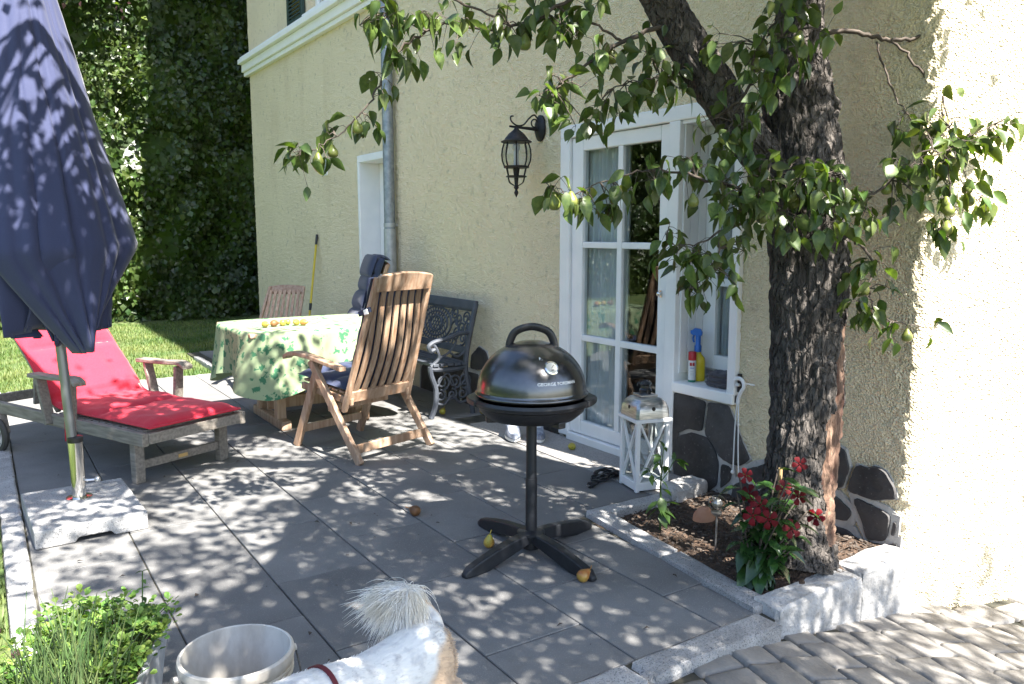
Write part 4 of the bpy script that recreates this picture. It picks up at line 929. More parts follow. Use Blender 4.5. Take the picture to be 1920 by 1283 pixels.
# ================================================================== FURNITURE
# ---------------------------------------------------------------- teak chair
def make_chair(name, label, loc, rz, recline=.42, group='teak reclining chairs'):
    t = thing(name, label, 'chair', loc, rz, group); W = .29
    ap = (.10, .60)
    for s in (-1, 1):
        x = s * (W + .012)
        MB().bar((x, -.345, 0.0), (x, ap[0] + .015, ap[1]), .032, .052, (0, 1, 0)).build('leg', 'teak', t, bevel=.005)
        x2 = s * (W - .024)
        MB().bar((x2, .345, 0.0), (x2, ap[0] - .02, ap[1] - .015), .032, .052, (0, 1, 0)).build('leg', 'teak', t, bevel=.005)
        a = curve_pts([(x * .99, -.20, .575), (x, -.05, .60), (x, .15, .628), (x, .30, .630), (x, .37, .600)], 5)
        m = MB(); n = len(a)
        for i, p in enumerate(a):
            k = .026 + .012 * (i / n); h = .014
            m.v += [(p.x - k, p.y, p.z - h), (p.x + k, p.y, p.z - h), (p.x + k, p.y, p.z + h), (p.x - k, p.y, p.z + h)]
        for i in range(n - 1):
            for j in range(4): m.f.append((i * 4 + j, i * 4 + (j + 1) % 4, i * 4 + 4 + (j + 1) % 4, i * 4 + 4 + j))
        m.f += [(0, 1, 2, 3), ((n - 1) * 4, (n - 1) * 4 + 1, (n - 1) * 4 + 2, (n - 1) * 4 + 3)]
        m.build('armrest', 'teak', t, bevel=.006)
        MB().bar((s * (W - .055), -.20, .36), (s * (W - .055), .30, .41), .026, .045).build('seat_rail', 'teak', t, bevel=.004)
    MB().box((0, -.298, .088), (2 * W - .01, .022, .055)).build('stretcher', 'teak', t, bevel=.004)
    MB().box((0, .300, .12), (2 * W - .085, .022, .05)).build('stretcher', 'teak', t, bevel=.004)
    MB().box((0, .02, .295), (2 * W - .085, .022, .045)).build('stretcher', 'teak', t, bevel=.004)
    for i in range(7):
        y = -.15 + i * .072; MB().box((0, y, .395 + (y + .2) * .1), (2 * W - .14, .05, .015), Matrix.Rotation(.1, 3, 'X')).build('seat_slat', 'teak', t, bevel=.003)
    # reclined back: tapering frame with curved slats
    b0 = Vector((0, -.17, .345)); H = .84; ca_, sa_ = math.cos(recline), math.sin(recline)
    def bp(x, h, d=0.0): return (x * 1.0, b0.y - h * sa_ + d * ca_, b0.z + h * ca_ + d * sa_)
    def hw(h): return .262 - .045 * h / H
    for s in (-1, 1): MB().bar(bp(s * hw(-.05), -.05), bp(s * hw(H), H), .036, .03, (0, ca_, sa_)).build('back_stile', 'teak', t, bevel=.005)
    m = MB(); nn = 9                                          # arched top rail
    for i in range(nn):
        x = -hw(H) + 2 * hw(H) * i / (nn - 1); e = .022 * (1 - (x / hw(H)) ** 2)
        for h, d in ((H - .085, -.013), (H - .085, .013), (H + .012 + e, .013), (H + .012 + e, -.013)): m.v.append(bp(x, h, d - .012))
    for i in range(nn - 1):
        for j in range(4): m.f.append((i * 4 + j, i * 4 + (j + 1) % 4, i * 4 + 4 + (j + 1) % 4, i * 4 + 4 + j))
    m.f += [(0, 1, 2, 3), tuple((nn - 1) * 4 + j for j in range(4))]
    m.build('top_rail', 'teak', t, bevel=.005)
    MB().bar(bp(-hw(.04), .05), bp(hw(.04), .05), .026, .075, (0, -sa_, ca_)).build('bottom_rail', 'teak', t, bevel=.004)
    for i in range(7):
        f = -1 + 2 * (i + .5) / 7; m = MB(); ns = 13
        for k in range(ns):
            h = .08 + (H - .16) * k / (ns - 1); x = f * (hw(h) - .018); u_ = k / (ns - 1)
            d = -.030 * math.sin(u_ * math.pi * 1.25 + .2) + .008
            for dx, dd in ((-.0185, -.006), (.0185, -.006), (.0185, .006), (-.0185, .006)): m.v.append(bp(x + dx, h, d + dd))
        for k in range(ns - 1):
            for j in range(4): m.f.append((k * 4 + j, k * 4 + (j + 1) % 4, k * 4 + 4 + (j + 1) % 4, k * 4 + 4 + j))
        m.build('back_slat', 'teak', t, smooth=True)
    t['recline'] = recline
    return t
def make_cushion(name, label, loc, rz, recline=.42, hood=True):
    """quilted navy pad: hood over the chair back, back pad, seat pad"""
    t = thing(name, label, 'cushion', loc, rz, 'navy chair cushions'); ca_, sa_ = math.cos(recline), math.sin(recline); b0 = Vector((0, -.17, .345))
    def pad(fn, L0, L1, hw, th, nm, ribs):
        nx, ny = 14, 30; m = MB()
        for side in (1, 0):
            for i in range(nx + 1):
                for j in range(ny + 1):
                    u = -1 + 2 * i / nx; v = j / ny; l = L0 + (L1 - L0) * v
                    puff = (1 - abs(u) ** 6) * (.55 + .45 * abs(math.sin(v * math.pi * ribs)) ** .5) * (1 - abs(2 * v - 1) ** 14)
                    m.v.append(fn(u * hw * (1 - .05 * v if nm == 'back_pad' else 1), l, (th * puff if side else -th * .15 * puff) + .002))
        o = (nx + 1) * (ny + 1)
        for i in range(nx):
            for j in range(ny):
                a = i * (ny + 1) + j; q = (a, a + ny + 1, a + ny + 2, a + 1); m.f += [q, tuple(o + k for k in q[::-1])]
        for i in range(nx): 
            for j in (0, ny): a = i * (ny + 1) + j; m.f.append((a, a + ny + 1, o + a + ny + 1, o + a))
        for j in range(ny):
            for i in (0, nx): a = i * (ny + 1) + j; m.f.append((a, a + 1, o + a + 1, o + a))
        return m.build(nm, 'navy', t, smooth='all')
    pad(lambda x, l, d: (x, b0.y - l * sa_ + (d + .035) * ca_, b0.z + l * ca_ + (d + .035) * sa_), .06, .90 if hood else .82, .245, .075, 'back_pad', 5)
    pad(lambda x, l, d: (x, -.14 + l, .425 + l * .1 + d), 0, .50, .235, .05, 'seat_pad', 3)
    if hood: pad(lambda x, l, d: (x, b0.y - .885 * sa_ + .055 - l * ca_ * .9 - .0 * d, b0.z + .885 * ca_ + .02 + d - l * .38), 0, .085, .232, .028, 'hood', 1)
    pad(lambda x, l, d: (x, b0.y - ((.89 if hood else .80) - l) * sa_ + (.095 + d) * ca_, b0.z + ((.89 if hood else .80) - l) * ca_ + (.095 + d) * sa_), 0, .2, .20, .04, 'headrest', 1)
    st = MB().box((-.245, b0.y - .62 * sa_ + .02, b0.z + .62 * ca_), (.012, .11, .03), Matrix.Rotation(-recline, 3, 'X')).build('strap', 'navy', t)
    MB().box((-.253, b0.y - .62 * sa_ + .0, b0.z + .62 * ca_), (.010, .035, .034), Matrix.Rotation(-recline, 3, 'X')).build('buckle', 'print_white', t, bevel=.004)
    return t
make_chair('teak_chair', 'teak slatted chair in front of the table, its back to the camera', (2.045, 4.895, 0), R(17), .33)
make_cushion('chair_cushion', 'navy quilted cushion on the near teak chair', (2.045, 4.895, .003), R(17), .33, False)
make_chair('teak_chair', 'teak chair beyond the table under a navy cushion, beside the wall', (2.52, 6.68, 0), R(80), .36)
make_cushion('chair_cushion', 'navy quilted cushion on the far chair beside the wall', (2.52, 6.68, .003), R(80), .36)
make_chair('teak_chair', 'bare teak chair reclined behind the far corner of the table', (2.20, 7.44, 0), R(146), .80).scale = (.78, .9, .93)

# ---------------------------------------------------------------- table with cloth
TX, TY = 2.06, 5.93; HX, HY = .58, .48
tb = thing('garden_table', 'teak pedestal garden table hidden under a green tablecloth', 'table', (TX, TY, 0))
MB().box((0, 0, .708), (2 * HX - .04, 2 * HY - .04, .032)).build('tabletop', 'teak', tb, bevel=.01)
for sx in (-1, 1):
    for sy in (-1, 1): MB().bar((sx * .30, sy * .22, .06), (sx * .30, sy * .18, .69), .07, .07, (0, 1, 0)).build('leg', 'teak', tb, bevel=.006)
    MB().bar((sx * .30, -.36, .035), (sx * .30, .36, .035), .075, .07).build('foot', 'teak', tb, bevel=.012)
    MB().bar((sx * .30, -.3, .665), (sx * .30, .3, .665), .06, .05).build('cross_bar', 'teak', tb, bevel=.006)
MB().bar((-.33, 0, .14), (.33, 0, .14), .03, .09).build('stretcher', 'teak', tb, bevel=.006)
# cloth: flat on top, falling in folds, lower at the corners
NA, NR_, ND = 220, 6, 22; m = MB()
def rr(a, hx, hy, p=7):
    c, s = abs(math.cos(a)), abs(math.sin(a)); return 1 / ((c / hx) ** p + (s / hy) ** p) ** (1 / p)
def cloth_pt(a, k):
    r0 = rr(a, HX, HY); co = math.cos(a); si = math.sin(a)
    if k <= NR_:
        f = k / NR_; return (co * r0 * f, si * r0 * f, .728 + .0015 * fbm(co * f * 3, si * f * 3, 1))
    f = (k - NR_) / ND
    corner = (abs(co * si) * 2) ** 3
    drop = .35 + .10 * corner + .02 * math.sin(a * 3 + 1)
    wave = f ** 1.2 * (.028 * math.sin(a * 9 + .8) + .018 * math.sin(a * 17 + 2.0) + corner * .085)
    out = .012 + wave + .012 * f
    return (co * (r0 + out), si * (r0 + out), .728 - drop * f + (.0 if f > .04 else 0))
rows = NR_ + ND
m.v.append((0, 0, .728))
for k in range(1, rows + 1):
    for i in range(NA): m.v.append(cloth_pt(2 * math.pi * i / NA, k))
for i in range(NA): m.f.append((0, 1 + i, 1 + (i + 1) % NA))
for k in range(rows - 1):
    for i in range(NA): m.f.append((1 + k * NA + i, 1 + (k + 1) * NA + i, 1 + (k + 1) * NA + (i + 1) % NA, 1 + k * NA + (i + 1) % NA))
cm = bpy.data.materials.new('tablecloth'); cm.use_nodes = True; N = cm.node_tree.nodes; L = cm.node_tree.links; p = N['Principled BSDF']; p.inputs['Roughness'].default_value = .8
tc = N.new('ShaderNodeTexCoord'); vo = N.new('ShaderNodeTexVoronoi'); vo.inputs['Scale'].default_value = 17; ns_ = N.new('ShaderNodeTexNoise'); ns_.inputs['Scale'].default_value = 34
mixv = N.new('ShaderNodeMix'); mixv.data_type = 'RGBA'; mixv.inputs[0].default_value = .08; L.new(tc.outputs['Object'], mixv.inputs[6]); L.new(ns_.outputs['Color'], mixv.inputs[7]); L.new(tc.outputs['Object'], ns_.inputs[0]); L.new(mixv.outputs[2], vo.inputs['Vector'])
r1 = N.new('ShaderNodeValToRGB'); e = r1.color_ramp.elements; e[0].position = .33; e[0].color = (.045, .17, .085, 1); e[1].position = .43; e[1].color = (.30, .38, .22, 1); L.new(vo.outputs['Distance'], r1.inputs[0])
n2 = N.new('ShaderNodeTexNoise'); n2.inputs['Scale'].default_value = 9; L.new(tc.outputs['Object'], n2.inputs[0]); r2 = N.new('ShaderNodeValToRGB'); r2.color_ramp.elements[0].position = .42; r2.color_ramp.elements[1].position = .48; L.new(n2.outputs[0], r2.inputs[0])
mc = N.new('ShaderNodeMix'); mc.data_type = 'RGBA'; L.new(r2.outputs[0], mc.inputs[0]); mc.inputs[6].default_value = (.29, .36, .21, 1); L.new(r1.outputs[0], mc.inputs[7]); L.new(mc.outputs[2], p.inputs['Base Color'])
tr = N.new('ShaderNodeBsdfTranslucent'); L.new(mc.outputs[2], tr.inputs[0]); ms = N.new('ShaderNodeMixShader'); ms.inputs[0].default_value = .22; L.new(p.outputs[0], ms.inputs[1]); L.new(tr.outputs[0], ms.inputs[2]); L.new(ms.outputs[0], N['Material Output'].inputs[0])
MATS['tablecloth'] = cm
clo = m.build('tablecloth', 'tablecloth', None, smooth='all', loc=(TX, TY, 0)); clo.rotation_euler = (0, 0, R(1))
tag(clo, 'pale green tablecloth with leaf print draped over the garden table', 'tablecloth')
PS, PR, PO = pear_mesh('pear', 'pear_skin', .024), pear_mesh('pear', 'pear_rot', .026), pear_mesh('pear', 'pear_red', .025)
def pear(mesh, x, y, z, label, group, tilt=1.45, rz=0.0, s=1.0):
    o = inst('pear', mesh, None, Matrix.Translation((x, y, z)) @ Matrix.Rotation(rz, 4, 'Z') @ Matrix.Rotation(tilt, 4, 'X') @ Matrix.Scale(s, 4)); return tag(o, label, 'pear', group)
G1, G2 = 'pears on the tablecloth', 'windfall pears on the patio'
for i, (px1, py1, me, lab) in enumerate(((1.69, 5.76, PS, 'yellow pear, leftmost of those on the green tablecloth'), (1.76, 5.78, PR, 'brown pear next to the leftmost pear on the tablecloth'), (1.83, 5.80, PS, 'third pear from the left on the tablecloth'),
        (1.875, 5.83, PS, 'fourth pear from the left on the tablecloth'), (1.92, 5.77, PS, 'fifth pear from the left on the tablecloth, yellow'), (1.965, 5.74, PO, 'reddish pear, rightmost on the tablecloth'))):
    pear(me, px1, py1, .753, lab, G1, 1.5, i * 1.3 + .4, 1.0 if i != 3 else .9)
for i, (px1, py1, me, lab, tl) in enumerate(((1.825, 2.945, PS, 'yellow pear on the slabs left of the grill pole', .2), (1.955, 2.43, PO, 'orange pear touching the front foot of the grill', 1.2), (1.735, 3.50, PR, 'brown rotten pear lying between chair and grill', 1.5),
        (3.14, 4.04, PS, 'yellow pear on the washed concrete before the glazed door', 1.3), (3.21, 5.26, PS, 'yellow pear beside the rear foot of the bench', 1.4), (2.94, 5.42, PS, 'yellow pear under the bench seat', 1.0))):
    pear(me, px1, py1, .026, lab, G2, tl, i * 1.7, 1.05)

# ---------------------------------------------------------------- cast iron bench
bn = thing('garden_bench', 'grey garden bench with cast ornamental back and ends against the wall', 'bench', (3.0, 5.34, 0))
BL = 1.16
def spiral(cx, cy, r0, r1, a0, turns, n=18): return [(cx + (r0 + (r1 - r0) * i / n) * math.cos(a0 + turns * 6.283 * i / n), cy + (r0 + (r1 - r0) * i / n) * math.sin(a0 + turns * 6.283 * i / n)) for i in range(n + 1)]
for e_, y in enumerate((0.0, BL)):
    m = MB()                                         # local: x towards the wall, z up
    def st(pts, r, fl=1.0): m.tube([(a, y, b) for a, b in pts], r, 8)
    C2 = lambda pts, n=6: [(v.x, v.z) for v in curve_pts([(a, 0, b) for a, b in pts], n)]
    st(C2([(.165, 0), (.145, .12), (.115, .26), (.10, .38)]), .021)        # rear leg
    st(C2([(-.205, 0), (-.165, .10), (-.16, .22), (-.20, .34), (-.205, .40)]), .021)   # front leg
    st(C2([(.10, .36), (.115, .50), (.155, .68), (.20, .86)]), .022)       # back post
    st(C2([(-.215, .385), (-.05, .365), (.105, .375)]), .020)              # seat bearer
    st(C2([(.155, .64), (.05, .635), (-.08, .60), (-.17, .585), (-.215, .555), (-.20, .52), (-.165, .53)]), .018)   # arm with scroll
    st(C2([(-.20, .40), (-.13, .46), (-.15, .53), (-.18, .57)]), .014)
    st(C2([(-.13, .46), (-.04, .50), (.02, .58), (-.02, .62)]), .009); st(C2([(-.04, .50), (.03, .46), (.10, .50)]), .009)
    end = m.build('end_frame', 'bench_grey', bn, smooth=True); m = MB()
    for cx_ in (-.10, .0, .09):
        st(spiral(cx_, .27, .060, .018, -1.5, 1.4), .0085); st(spiral(cx_ - .02, .17, .046, .012, 1.6, -1.3), .0085)
    st(C2([(-.17, .12), (-.09, .10), (-.02, .16), (.05, .10), (.145, .12)]), .010); st(C2([(-.165, .22), (-.06, .34), (.02, .22), (.12, .30)]), .008)
    m.build('scrollwork', 'bench_grey', end, smooth=True)
for i in range(5): MB().box((-.165 + i * .062, BL / 2, .408 - (i > 2) * .004), (.048, BL + .05, .022)).build('seat_slat', 'bench_grey', bn, bevel=.004)
tilt = lambda h: .105 + (h - .40) * .205
MB().box((tilt(.835), BL / 2, .845), (.032, BL + .03, .075), Matrix.Rotation(.2, 3, 'Y')).build('top_rail', 'bench_grey', bn, bevel=.006)
MB().box((tilt(.50), BL / 2, .49), (.026, BL, .045), Matrix.Rotation(.2, 3, 'Y')).build('lower_rail', 'bench_grey', bn, bevel=.004)
m = MB(); z0, z1 = .515, .805; yc = BL / 2; zc = (z0 + z1) / 2
def bs(pts, r): m.tube([(tilt(b), a, b) for a, b in pts], r, 6)
bs([(.02, z0), (.02, z1), (BL - .02, z1), (BL - .02, z0), (.02, z0)], .010)
for rr_, k in ((.135, 1.9), (.10, 1.9), (.06, 1.7)): bs([(yc + rr_ * k * math.cos(a * .1571), zc + rr_ * math.sin(a * .1571)) for a in range(41)], .0085)
for i in range(-5, 6):
    bs([(yc + i * .045 - .10, z0 + .02), (yc + i * .045 + .10, z1 - .02)], .005) if abs(i) < 4 else None
    bs([(yc + i * .045 + .10, z0 + .02), (yc + i * .045 - .10, z1 - .02)], .005) if abs(i) < 4 else None
for s in (-1, 1):
    for q, (a, b) in enumerate(((.36, .06), (.36, -.06), (.47, .08), (.47, -.08), (.29, .11), (.29, -.11), (.53, .0), (.42, .0))):
        bs(spiral(yc + s * a, zc + b, .055, .012, q * 1.7, s * 1.5), .0075)
    bs([(v.x, v.z) for v in curve_pts([(yc + s * .25, 0, zc), (yc + s * .33, 0, zc + .05), (yc + s * .41, 0, zc - .05), (yc + s * .49, 0, zc + .05), (yc + s * .55, 0, zc - .08)], 5)], .008)
m.build('cast_back_panel', 'bench_grey', bn, smooth=True)

# ---------------------------------------------------------------- sun lounger
LZ = thing('sun_lounger', 'weathered wooden sun lounger on wheels under the parasol', 'sun lounger', (.93, 4.96, 0), R(23.8))
# local: x across, y from foot (0) towards head
LW = .325; SH = .315
for s in (-1, 1):
    MB().b2((s * LW - .02, -.16, SH - .075), (s * LW + .02, 1.72, SH)).build('side_rail', 'teak_grey', LZ, bevel=.006)
    MB().bar((s * (LW - .045), -.0, 0), (s * (LW - .045), 0.0, SH - .03), .06, .05, (0, 1, 0)).build('leg', 'teak_grey', LZ, bevel=.005)
    w = thing('x', 'x', 'x') if False else None
    wh = MB(); cx_ = s * (LW + .055)
    for r0, r1, hw_ in ((.082, .105, .018),):
        n = 28
        for j in range(n):
            a = 6.283 * j / n
            for r_, xx in ((r0, -hw_), (r1, -hw_ * .8), (r1 + .006, 0), (r1, hw_ * .8), (r0, hw_)): wh.v.append((cx_ + xx, 1.36 + r_ * math.cos(a), .111 + r_ * math.sin(a)))
        for j in range(n):
            for q in range(5): wh.f.append((j * 5 + q, j * 5 + (q + 1) % 5, ((j + 1) % n) * 5 + (q + 1) % 5, ((j + 1) % n) * 5 + q))
    tyre = wh.build('wheel', 'rubber', LZ, smooth=True)
    rm = MB()
    for k in range(5):
        a = k * 1.2566; rm.bar((cx_, 1.36, .111), (cx_, 1.36 + .086 * math.cos(a), .111 + .086 * math.sin(a)), .02, .022, (1, 0, 0))
    rm.tube([(cx_ - .022, 1.36, .111), (cx_ + .022, 1.36, .111)], .026, 14)
    o = len(rm.v); n = 28
    for j in range(n):
        a = 6.283 * j / n
        for r_, xx in ((.070, -.012), (.085, -.014), (.085, .014), (.070, .012)): rm.v.append((cx_ + xx, 1.36 + r_ * math.cos(a), .111 + r_ * math.sin(a)))
    for j in range(n):
        for q in range(4): rm.f.append((o + j * 4 + q, o + j * 4 + (q + 1) % 4, o + ((j + 1) % n) * 4 + (q + 1) % 4, o + ((j + 1) % n) * 4 + q))
    rm.build('rim', 'wheel_white', tyre, smooth=True)
    MB().bar((s * (LW + .01), 1.36, .111), (s * (LW + .01), 1.40, .26), .03, .05, (1, 0, 0)).build('wheel_bracket', 'teak_grey', LZ, bevel=.004)
    # armrest on two splayed posts
    MB().bar((s * (LW + .03), .53, SH - .06), (s * (LW + .03), .50, .535), .028, .06, (1, 0, 0)).build('arm_post', 'teak_grey', LZ, bevel=.004)
    MB().bar((s * (LW + .03), .76, SH - .06), (s * (LW + .03), .84, .535), .028, .06, (1, 0, 0)).build('arm_post', 'teak_grey', LZ, bevel=.004)
    a = curve_pts([(s * (LW + .03), .40, .535), (s * (LW + .03), .47, .560), (s * (LW + .03), .65, .552), (s * (LW + .03), .92, .545)], 4); m = MB()
    for q in a: m.v += [(q.x - .038, q.y, q.z - .013), (q.x + .038, q.y, q.z - .013), (q.x + .038, q.y, q.z + .013), (q.x - .038, q.y, q.z + .013)]
    for i in range(len(a) - 1):
        for j in range(4): m.f.append((i * 4 + j, i * 4 + (j + 1) % 4, i * 4 + 4 + (j + 1) % 4, i * 4 + 4 + j))
    m.f += [(0, 1, 2, 3), tuple((len(a) - 1) * 4 + j for j in range(4))]; m.build('armrest', 'teak_grey', LZ, bevel=.006)
MB().b2((-LW + .02, -.165, SH - .066), (LW - .02, -.125, SH - .004)).build('end_rail', 'teak_grey', LZ, bevel=.005)
MB().b2((-LW + .02, 1.69, SH - .066), (LW - .02, 1.725, SH - .004)).build('end_rail', 'teak_grey', LZ, bevel=.005)
MB().b2((-LW + .075, -.012, .075), (LW - .075, .012, .125)).build('leg_stretcher', 'teak_grey', LZ, bevel=.004)
MB().b2((-.03, -.0155, .088), (.03, -.0125, .108)).build('maker_plate', 'brass', LZ)
for i in range(12):
    y = -.10 + i * .073; MB().b2((-LW + .024, y, SH - .02), (LW - .024, y + .055, SH + .002)).build('seat_slat', 'teak_grey', LZ, bevel=.003)
BA = R(44); HY0 = .80
for s in (-1, 1): MB().bar((s * (LW - .05), HY0, SH + .005), (s * (LW - .05), HY0 + .82 * math.cos(BA), SH + .82 * math.sin(BA)), .03, .04).build('back_frame', 'teak_grey', LZ, bevel=.004)
for i in range(10):
    l = .05 + i * .081; MB().box((0, HY0 + l * math.cos(BA), SH + .022 + l * math.sin(BA)), (2 * LW - .06, .058, .016), Matrix.Rotation(BA, 3, 'X')).build('back_slat', 'teak_grey', LZ, bevel=.003)
MB().bar((0, 1.25, SH - .02), (0, HY0 + .55 * math.cos(BA), SH + .52 * math.sin(BA)), .4, .022).build('back_prop', 'teak_grey', LZ)
# red cushion, one continuous quilted pad bent at the hinge
def red_pt(u, l, d):
    """u across -1..1, l along from foot, d above the slats"""
    w = .30; s0 = HY0 + .16; b = .09
    if l < s0 - b: y, z, n = l, SH + .005, (0, 1)
    elif l > s0 + b: q = l - s0; y, z, n = s0 + q * math.cos(BA), SH + .005 + q * math.sin(BA), (-math.sin(BA), math.cos(BA))
    else:
        t = (l - s0 + b) / (2 * b); a = BA * t; y = s0 - b + 2 * b * t * math.cos(a * .5); z = SH + .005 + 2 * b * t * math.sin(a * .5) * .82; n = (-math.sin(a), math.cos(a))
    return (u * w, y - .16 + n[0] * d, z + n[1] * d)
m = MB(); nx, ny = 26, 110; Ltot = 1.80
for side in (1, 0):
    for i in range(nx + 1):
        for j in range(ny + 1):
            u = -1 + 2 * i / nx; v = j / ny; l = -.005 + v * Ltot
            seam = min(abs(v - q) for q in (0.0, .28, .55, .80, 1.0)); puff = min(1, seam / .035) ** .6 * (1 - abs(u) ** 8)
            wr = .010 * fbm(u * 2.5, l * 5, 2) + .006 * fbm(u * 9, l * 9, 4)
            m.v.append(red_pt(u * (1 + .02 * noise.noise((l * 4, u, 1))), l, (.024 + .036 * puff + wr) if side else .014 - .006 * puff))
o = (nx + 1) * (ny + 1)
for i in range(nx):
    for j in range(ny): a = i * (ny + 1) + j; q = (a, a + ny + 1, a + ny + 2, a + 1); m.f += [q, tuple(o + k for k in q[::-1])]
for i in range(nx):
    for j in (0, ny): a = i * (ny + 1) + j; m.f.append((a, a + ny + 1, o + a + ny + 1, o + a))
for j in range(ny):
    for i in (0, nx): a = i * (ny + 1) + j; m.f.append((a, a + 1, o + a + 1, o + a))
rc = thing('lounger_cushion', 'long red cushion lying on the wooden sun lounger', 'cushion', (.93, 4.96, 0), R(23.8))
m.build('pad', 'red_cloth', rc, smooth='all')
for s in (-1, 1): MB().tube([red_pt(s * (1.0 + .02 * noise.noise((q * Ltot / 60 * 4, s, 1))), -.005 + q * Ltot / 60, .021) for q in range(61)], .0065, 7).build('piping', 'red_cloth', rc, smooth='all')
for l_ in (-.008, Ltot): MB().tube([red_pt(q / 10, l_, .021) for q in range(-10, 11)], .0065, 7).build('piping', 'red_cloth', rc, smooth='all')
MB().tube(curve_pts([(-.30, .62, .33), (-.345, .60, .33), (-.352, .60, .25), (-.35, .61, .17)], 4), .004, 6).build('tie', 'red_cloth', rc)

# ---------------------------------------------------------------- parasol and its base
PA = thing('parasol', 'closed navy blue parasol in a granite base, hanging in folds above the lounger', 'parasol', (.345, 4.45, 0)); PB = PA; BO = Matrix.Translation((0, -.09, 0)) @ Matrix.Rotation(R(2), 4, 'Z')
bx_, by_ = .235, .33
m = MB()
prof = [(-bx_, .0), (-.075, .0), (-.06, .022), (.075, .022), (.09, .0), (bx_, .0), (bx_, .085), (-bx_, .085)]
m.prism([(a, -by_, b + .002) for a, b in prof], (0, 2 * by_, 0)); m.tf(BO).build('granite_block', 'granite', PB, bevel=.007)
MB().lathe([(.033, .087), (.033, .385), (.0305, .385), (.0305, .30)], 28, (0, .09, 0), cap=False).lathe([(.06, .0875), (.06, .092), (.034, .096)], 28, (0, .09, 0), cap=False).tf(BO).build('tube', 'chrome', PB, smooth=True)
MB().lathe([(.0345, .372), (.036, .378), (.036, .398), (.026, .402)], 24, (0, .09, 0)).tf(BO).build('collar', 'black_plastic', PB, smooth=True)
MB().tube([(.03, .09, .17), (.075, .075, .17)], .006).ball((.085, .072, .17), .016, 10, 6).tf(BO).build('clamp_screw', 'silver', PB, smooth=True)
lean = Vector((-.040, .02, 1)).normalized()
MB().tube([lean * .16, lean * 2.95], .0235, 18).build('pole', 'pole_grey', PA, smooth=True)
def flap(yaw, w, ztop, zmid, ztip, rtop, rmid, name='canopy_panel', twist=0.0, seed=0.0, belly=.05, fa=1.3):
    """one hanging gore: narrow at the crown, widest low down, ending in a corner"""
    m = MB(); nu, nv = 44, 70; rc_ = random.Random(int(seed * 10)); creases = [(rc_.uniform(-.8, .8), rc_.uniform(-.25, .25), rc_.uniform(.035, .09), rc_.uniform(.012, .040)) for _ in range(6)]
    for j in range(nv + 1):
        t = j / nv; z = ztop + (ztip - ztop) * t; tm = (ztop - zmid) / (ztop - ztip)
        if t < tm: hw_ = .055 + (w - .055) * (t / tm) ** 1.05; r = rtop + (rmid - rtop) * (t / tm) ** .9
        else: q = (t - tm) / (1 - tm); hw_ = w * (1 - q ** 1.12) + .004; r = rmid - .05 * q
        for i in range(nu + 1):
            u = -1 + 2 * i / nu
            fold = fa * (.045 * t * math.sin(u * 5.5 + seed) * (1 - .4 * abs(u)) + .022 * t * math.sin(u * 12 + seed * 2 + t * 2)) + .014 * fbm(u * 2, t * 5, seed) - .006 * math.exp(-(u / .03) ** 2) - sum(dp_ * t * math.exp(-((u - uc_ - sl_ * t) / wd_) ** 2) for uc_, sl_, wd_, dp_ in creases)
            x = u * hw_ ; d = r - belly * 2.4 * (u * u) * min(1, t * 1.6) + fold
            if abs(u) > .8: d -= .05 * t * (abs(u) - .8) / .2
            zz = z + .03 * u * math.sin(seed)
            a = yaw + twist * t; P_ = lean * zz
            m.v.append((P_.x + x * math.cos(a) + d * math.sin(a), P_.y + x * math.sin(a) - d * math.cos(a), zz))
    for j in range(nv):
        for i in range(nu): a = j * (nu + 1) + i; m.f.append((a, a + 1, a + nu + 2, a + nu + 1))
    o = m.build(name, 'parasol_cloth', PA, smooth='all'); s = o.modifiers.new('solid', 'SOLIDIFY'); s.thickness = .003
    return o
flap(R(26), .37, 2.86, 1.33, .845, .05, .31, seed=.6, fa=.45)
flap(R(-50), .30, 2.84, 1.30, .93, .05, .30, seed=2.1)
flap(R(88), .22, 2.84, 1.28, .93, .05, .25, seed=1.4)
flap(R(165), .30, 2.84, 1.34, .98, .05, .24, seed=3.0)
flap(R(-120), .30, 2.84, 1.30, .96, .05, .26, seed=4.2)
flap(R(-14), .22, 2.84, 1.22, .885, .04, .18, seed=5.0)
m = MB(); 
for k in range(8):
    a = k * .785 + .3; m.bar(lean * 2.8, lean * 1.25 + Vector((math.cos(a) * .09, math.sin(a) * .09, 0)), .014, .02)
m.build('ribs', 'pole_grey', PA)
MB().lathe([(.10, 2.80), (.11, 2.84), (.06, 2.92), (.02, 2.99), (.012, 3.02)], 20, (lean.x * 2.85, lean.y * 2.85, 0)).build('crown_cap', 'parasol_cloth', PA, smooth=True)

# ================================================================== GRILL
GX, GY = 1.962, 2.81
gr = thing('electric_grill', 'black kettle grill with domed lid on a pedestal stand', 'grill', (GX, GY, 0))
cdir = math.atan2(-GY, -GX)                            # towards the viewer's side
def lid_r(z):                                          # dome profile
    t = max(0, min(1, (z - .722) / .222)); return .236 * math.sqrt(max(0, 1 - t ** 2.15))
prof = [(.243, .712), (.246, .722), (.238, .728)] + [(lid_r(.730 + i * .0105), .730 + i * .0105) for i in range(20)] + [(.05, .9405), (.005, .944)]
lid = MB().lathe(prof, 64).build('lid', 'grill_lid', gr, smooth='all')
MB().lathe([(.236, .700), (.254, .703), (.260, .690), (.256, .676), (.238, .668)], 56).build('rim', 'black_plastic', gr, smooth=True)
MB().lathe([(.240, .700), (.238, .672), (.225, .642), (.19, .612), (.13, .598), (.04, .592)], 48).build('bowl', 'black_plastic', gr, smooth=True)
side = cdir + math.pi / 2
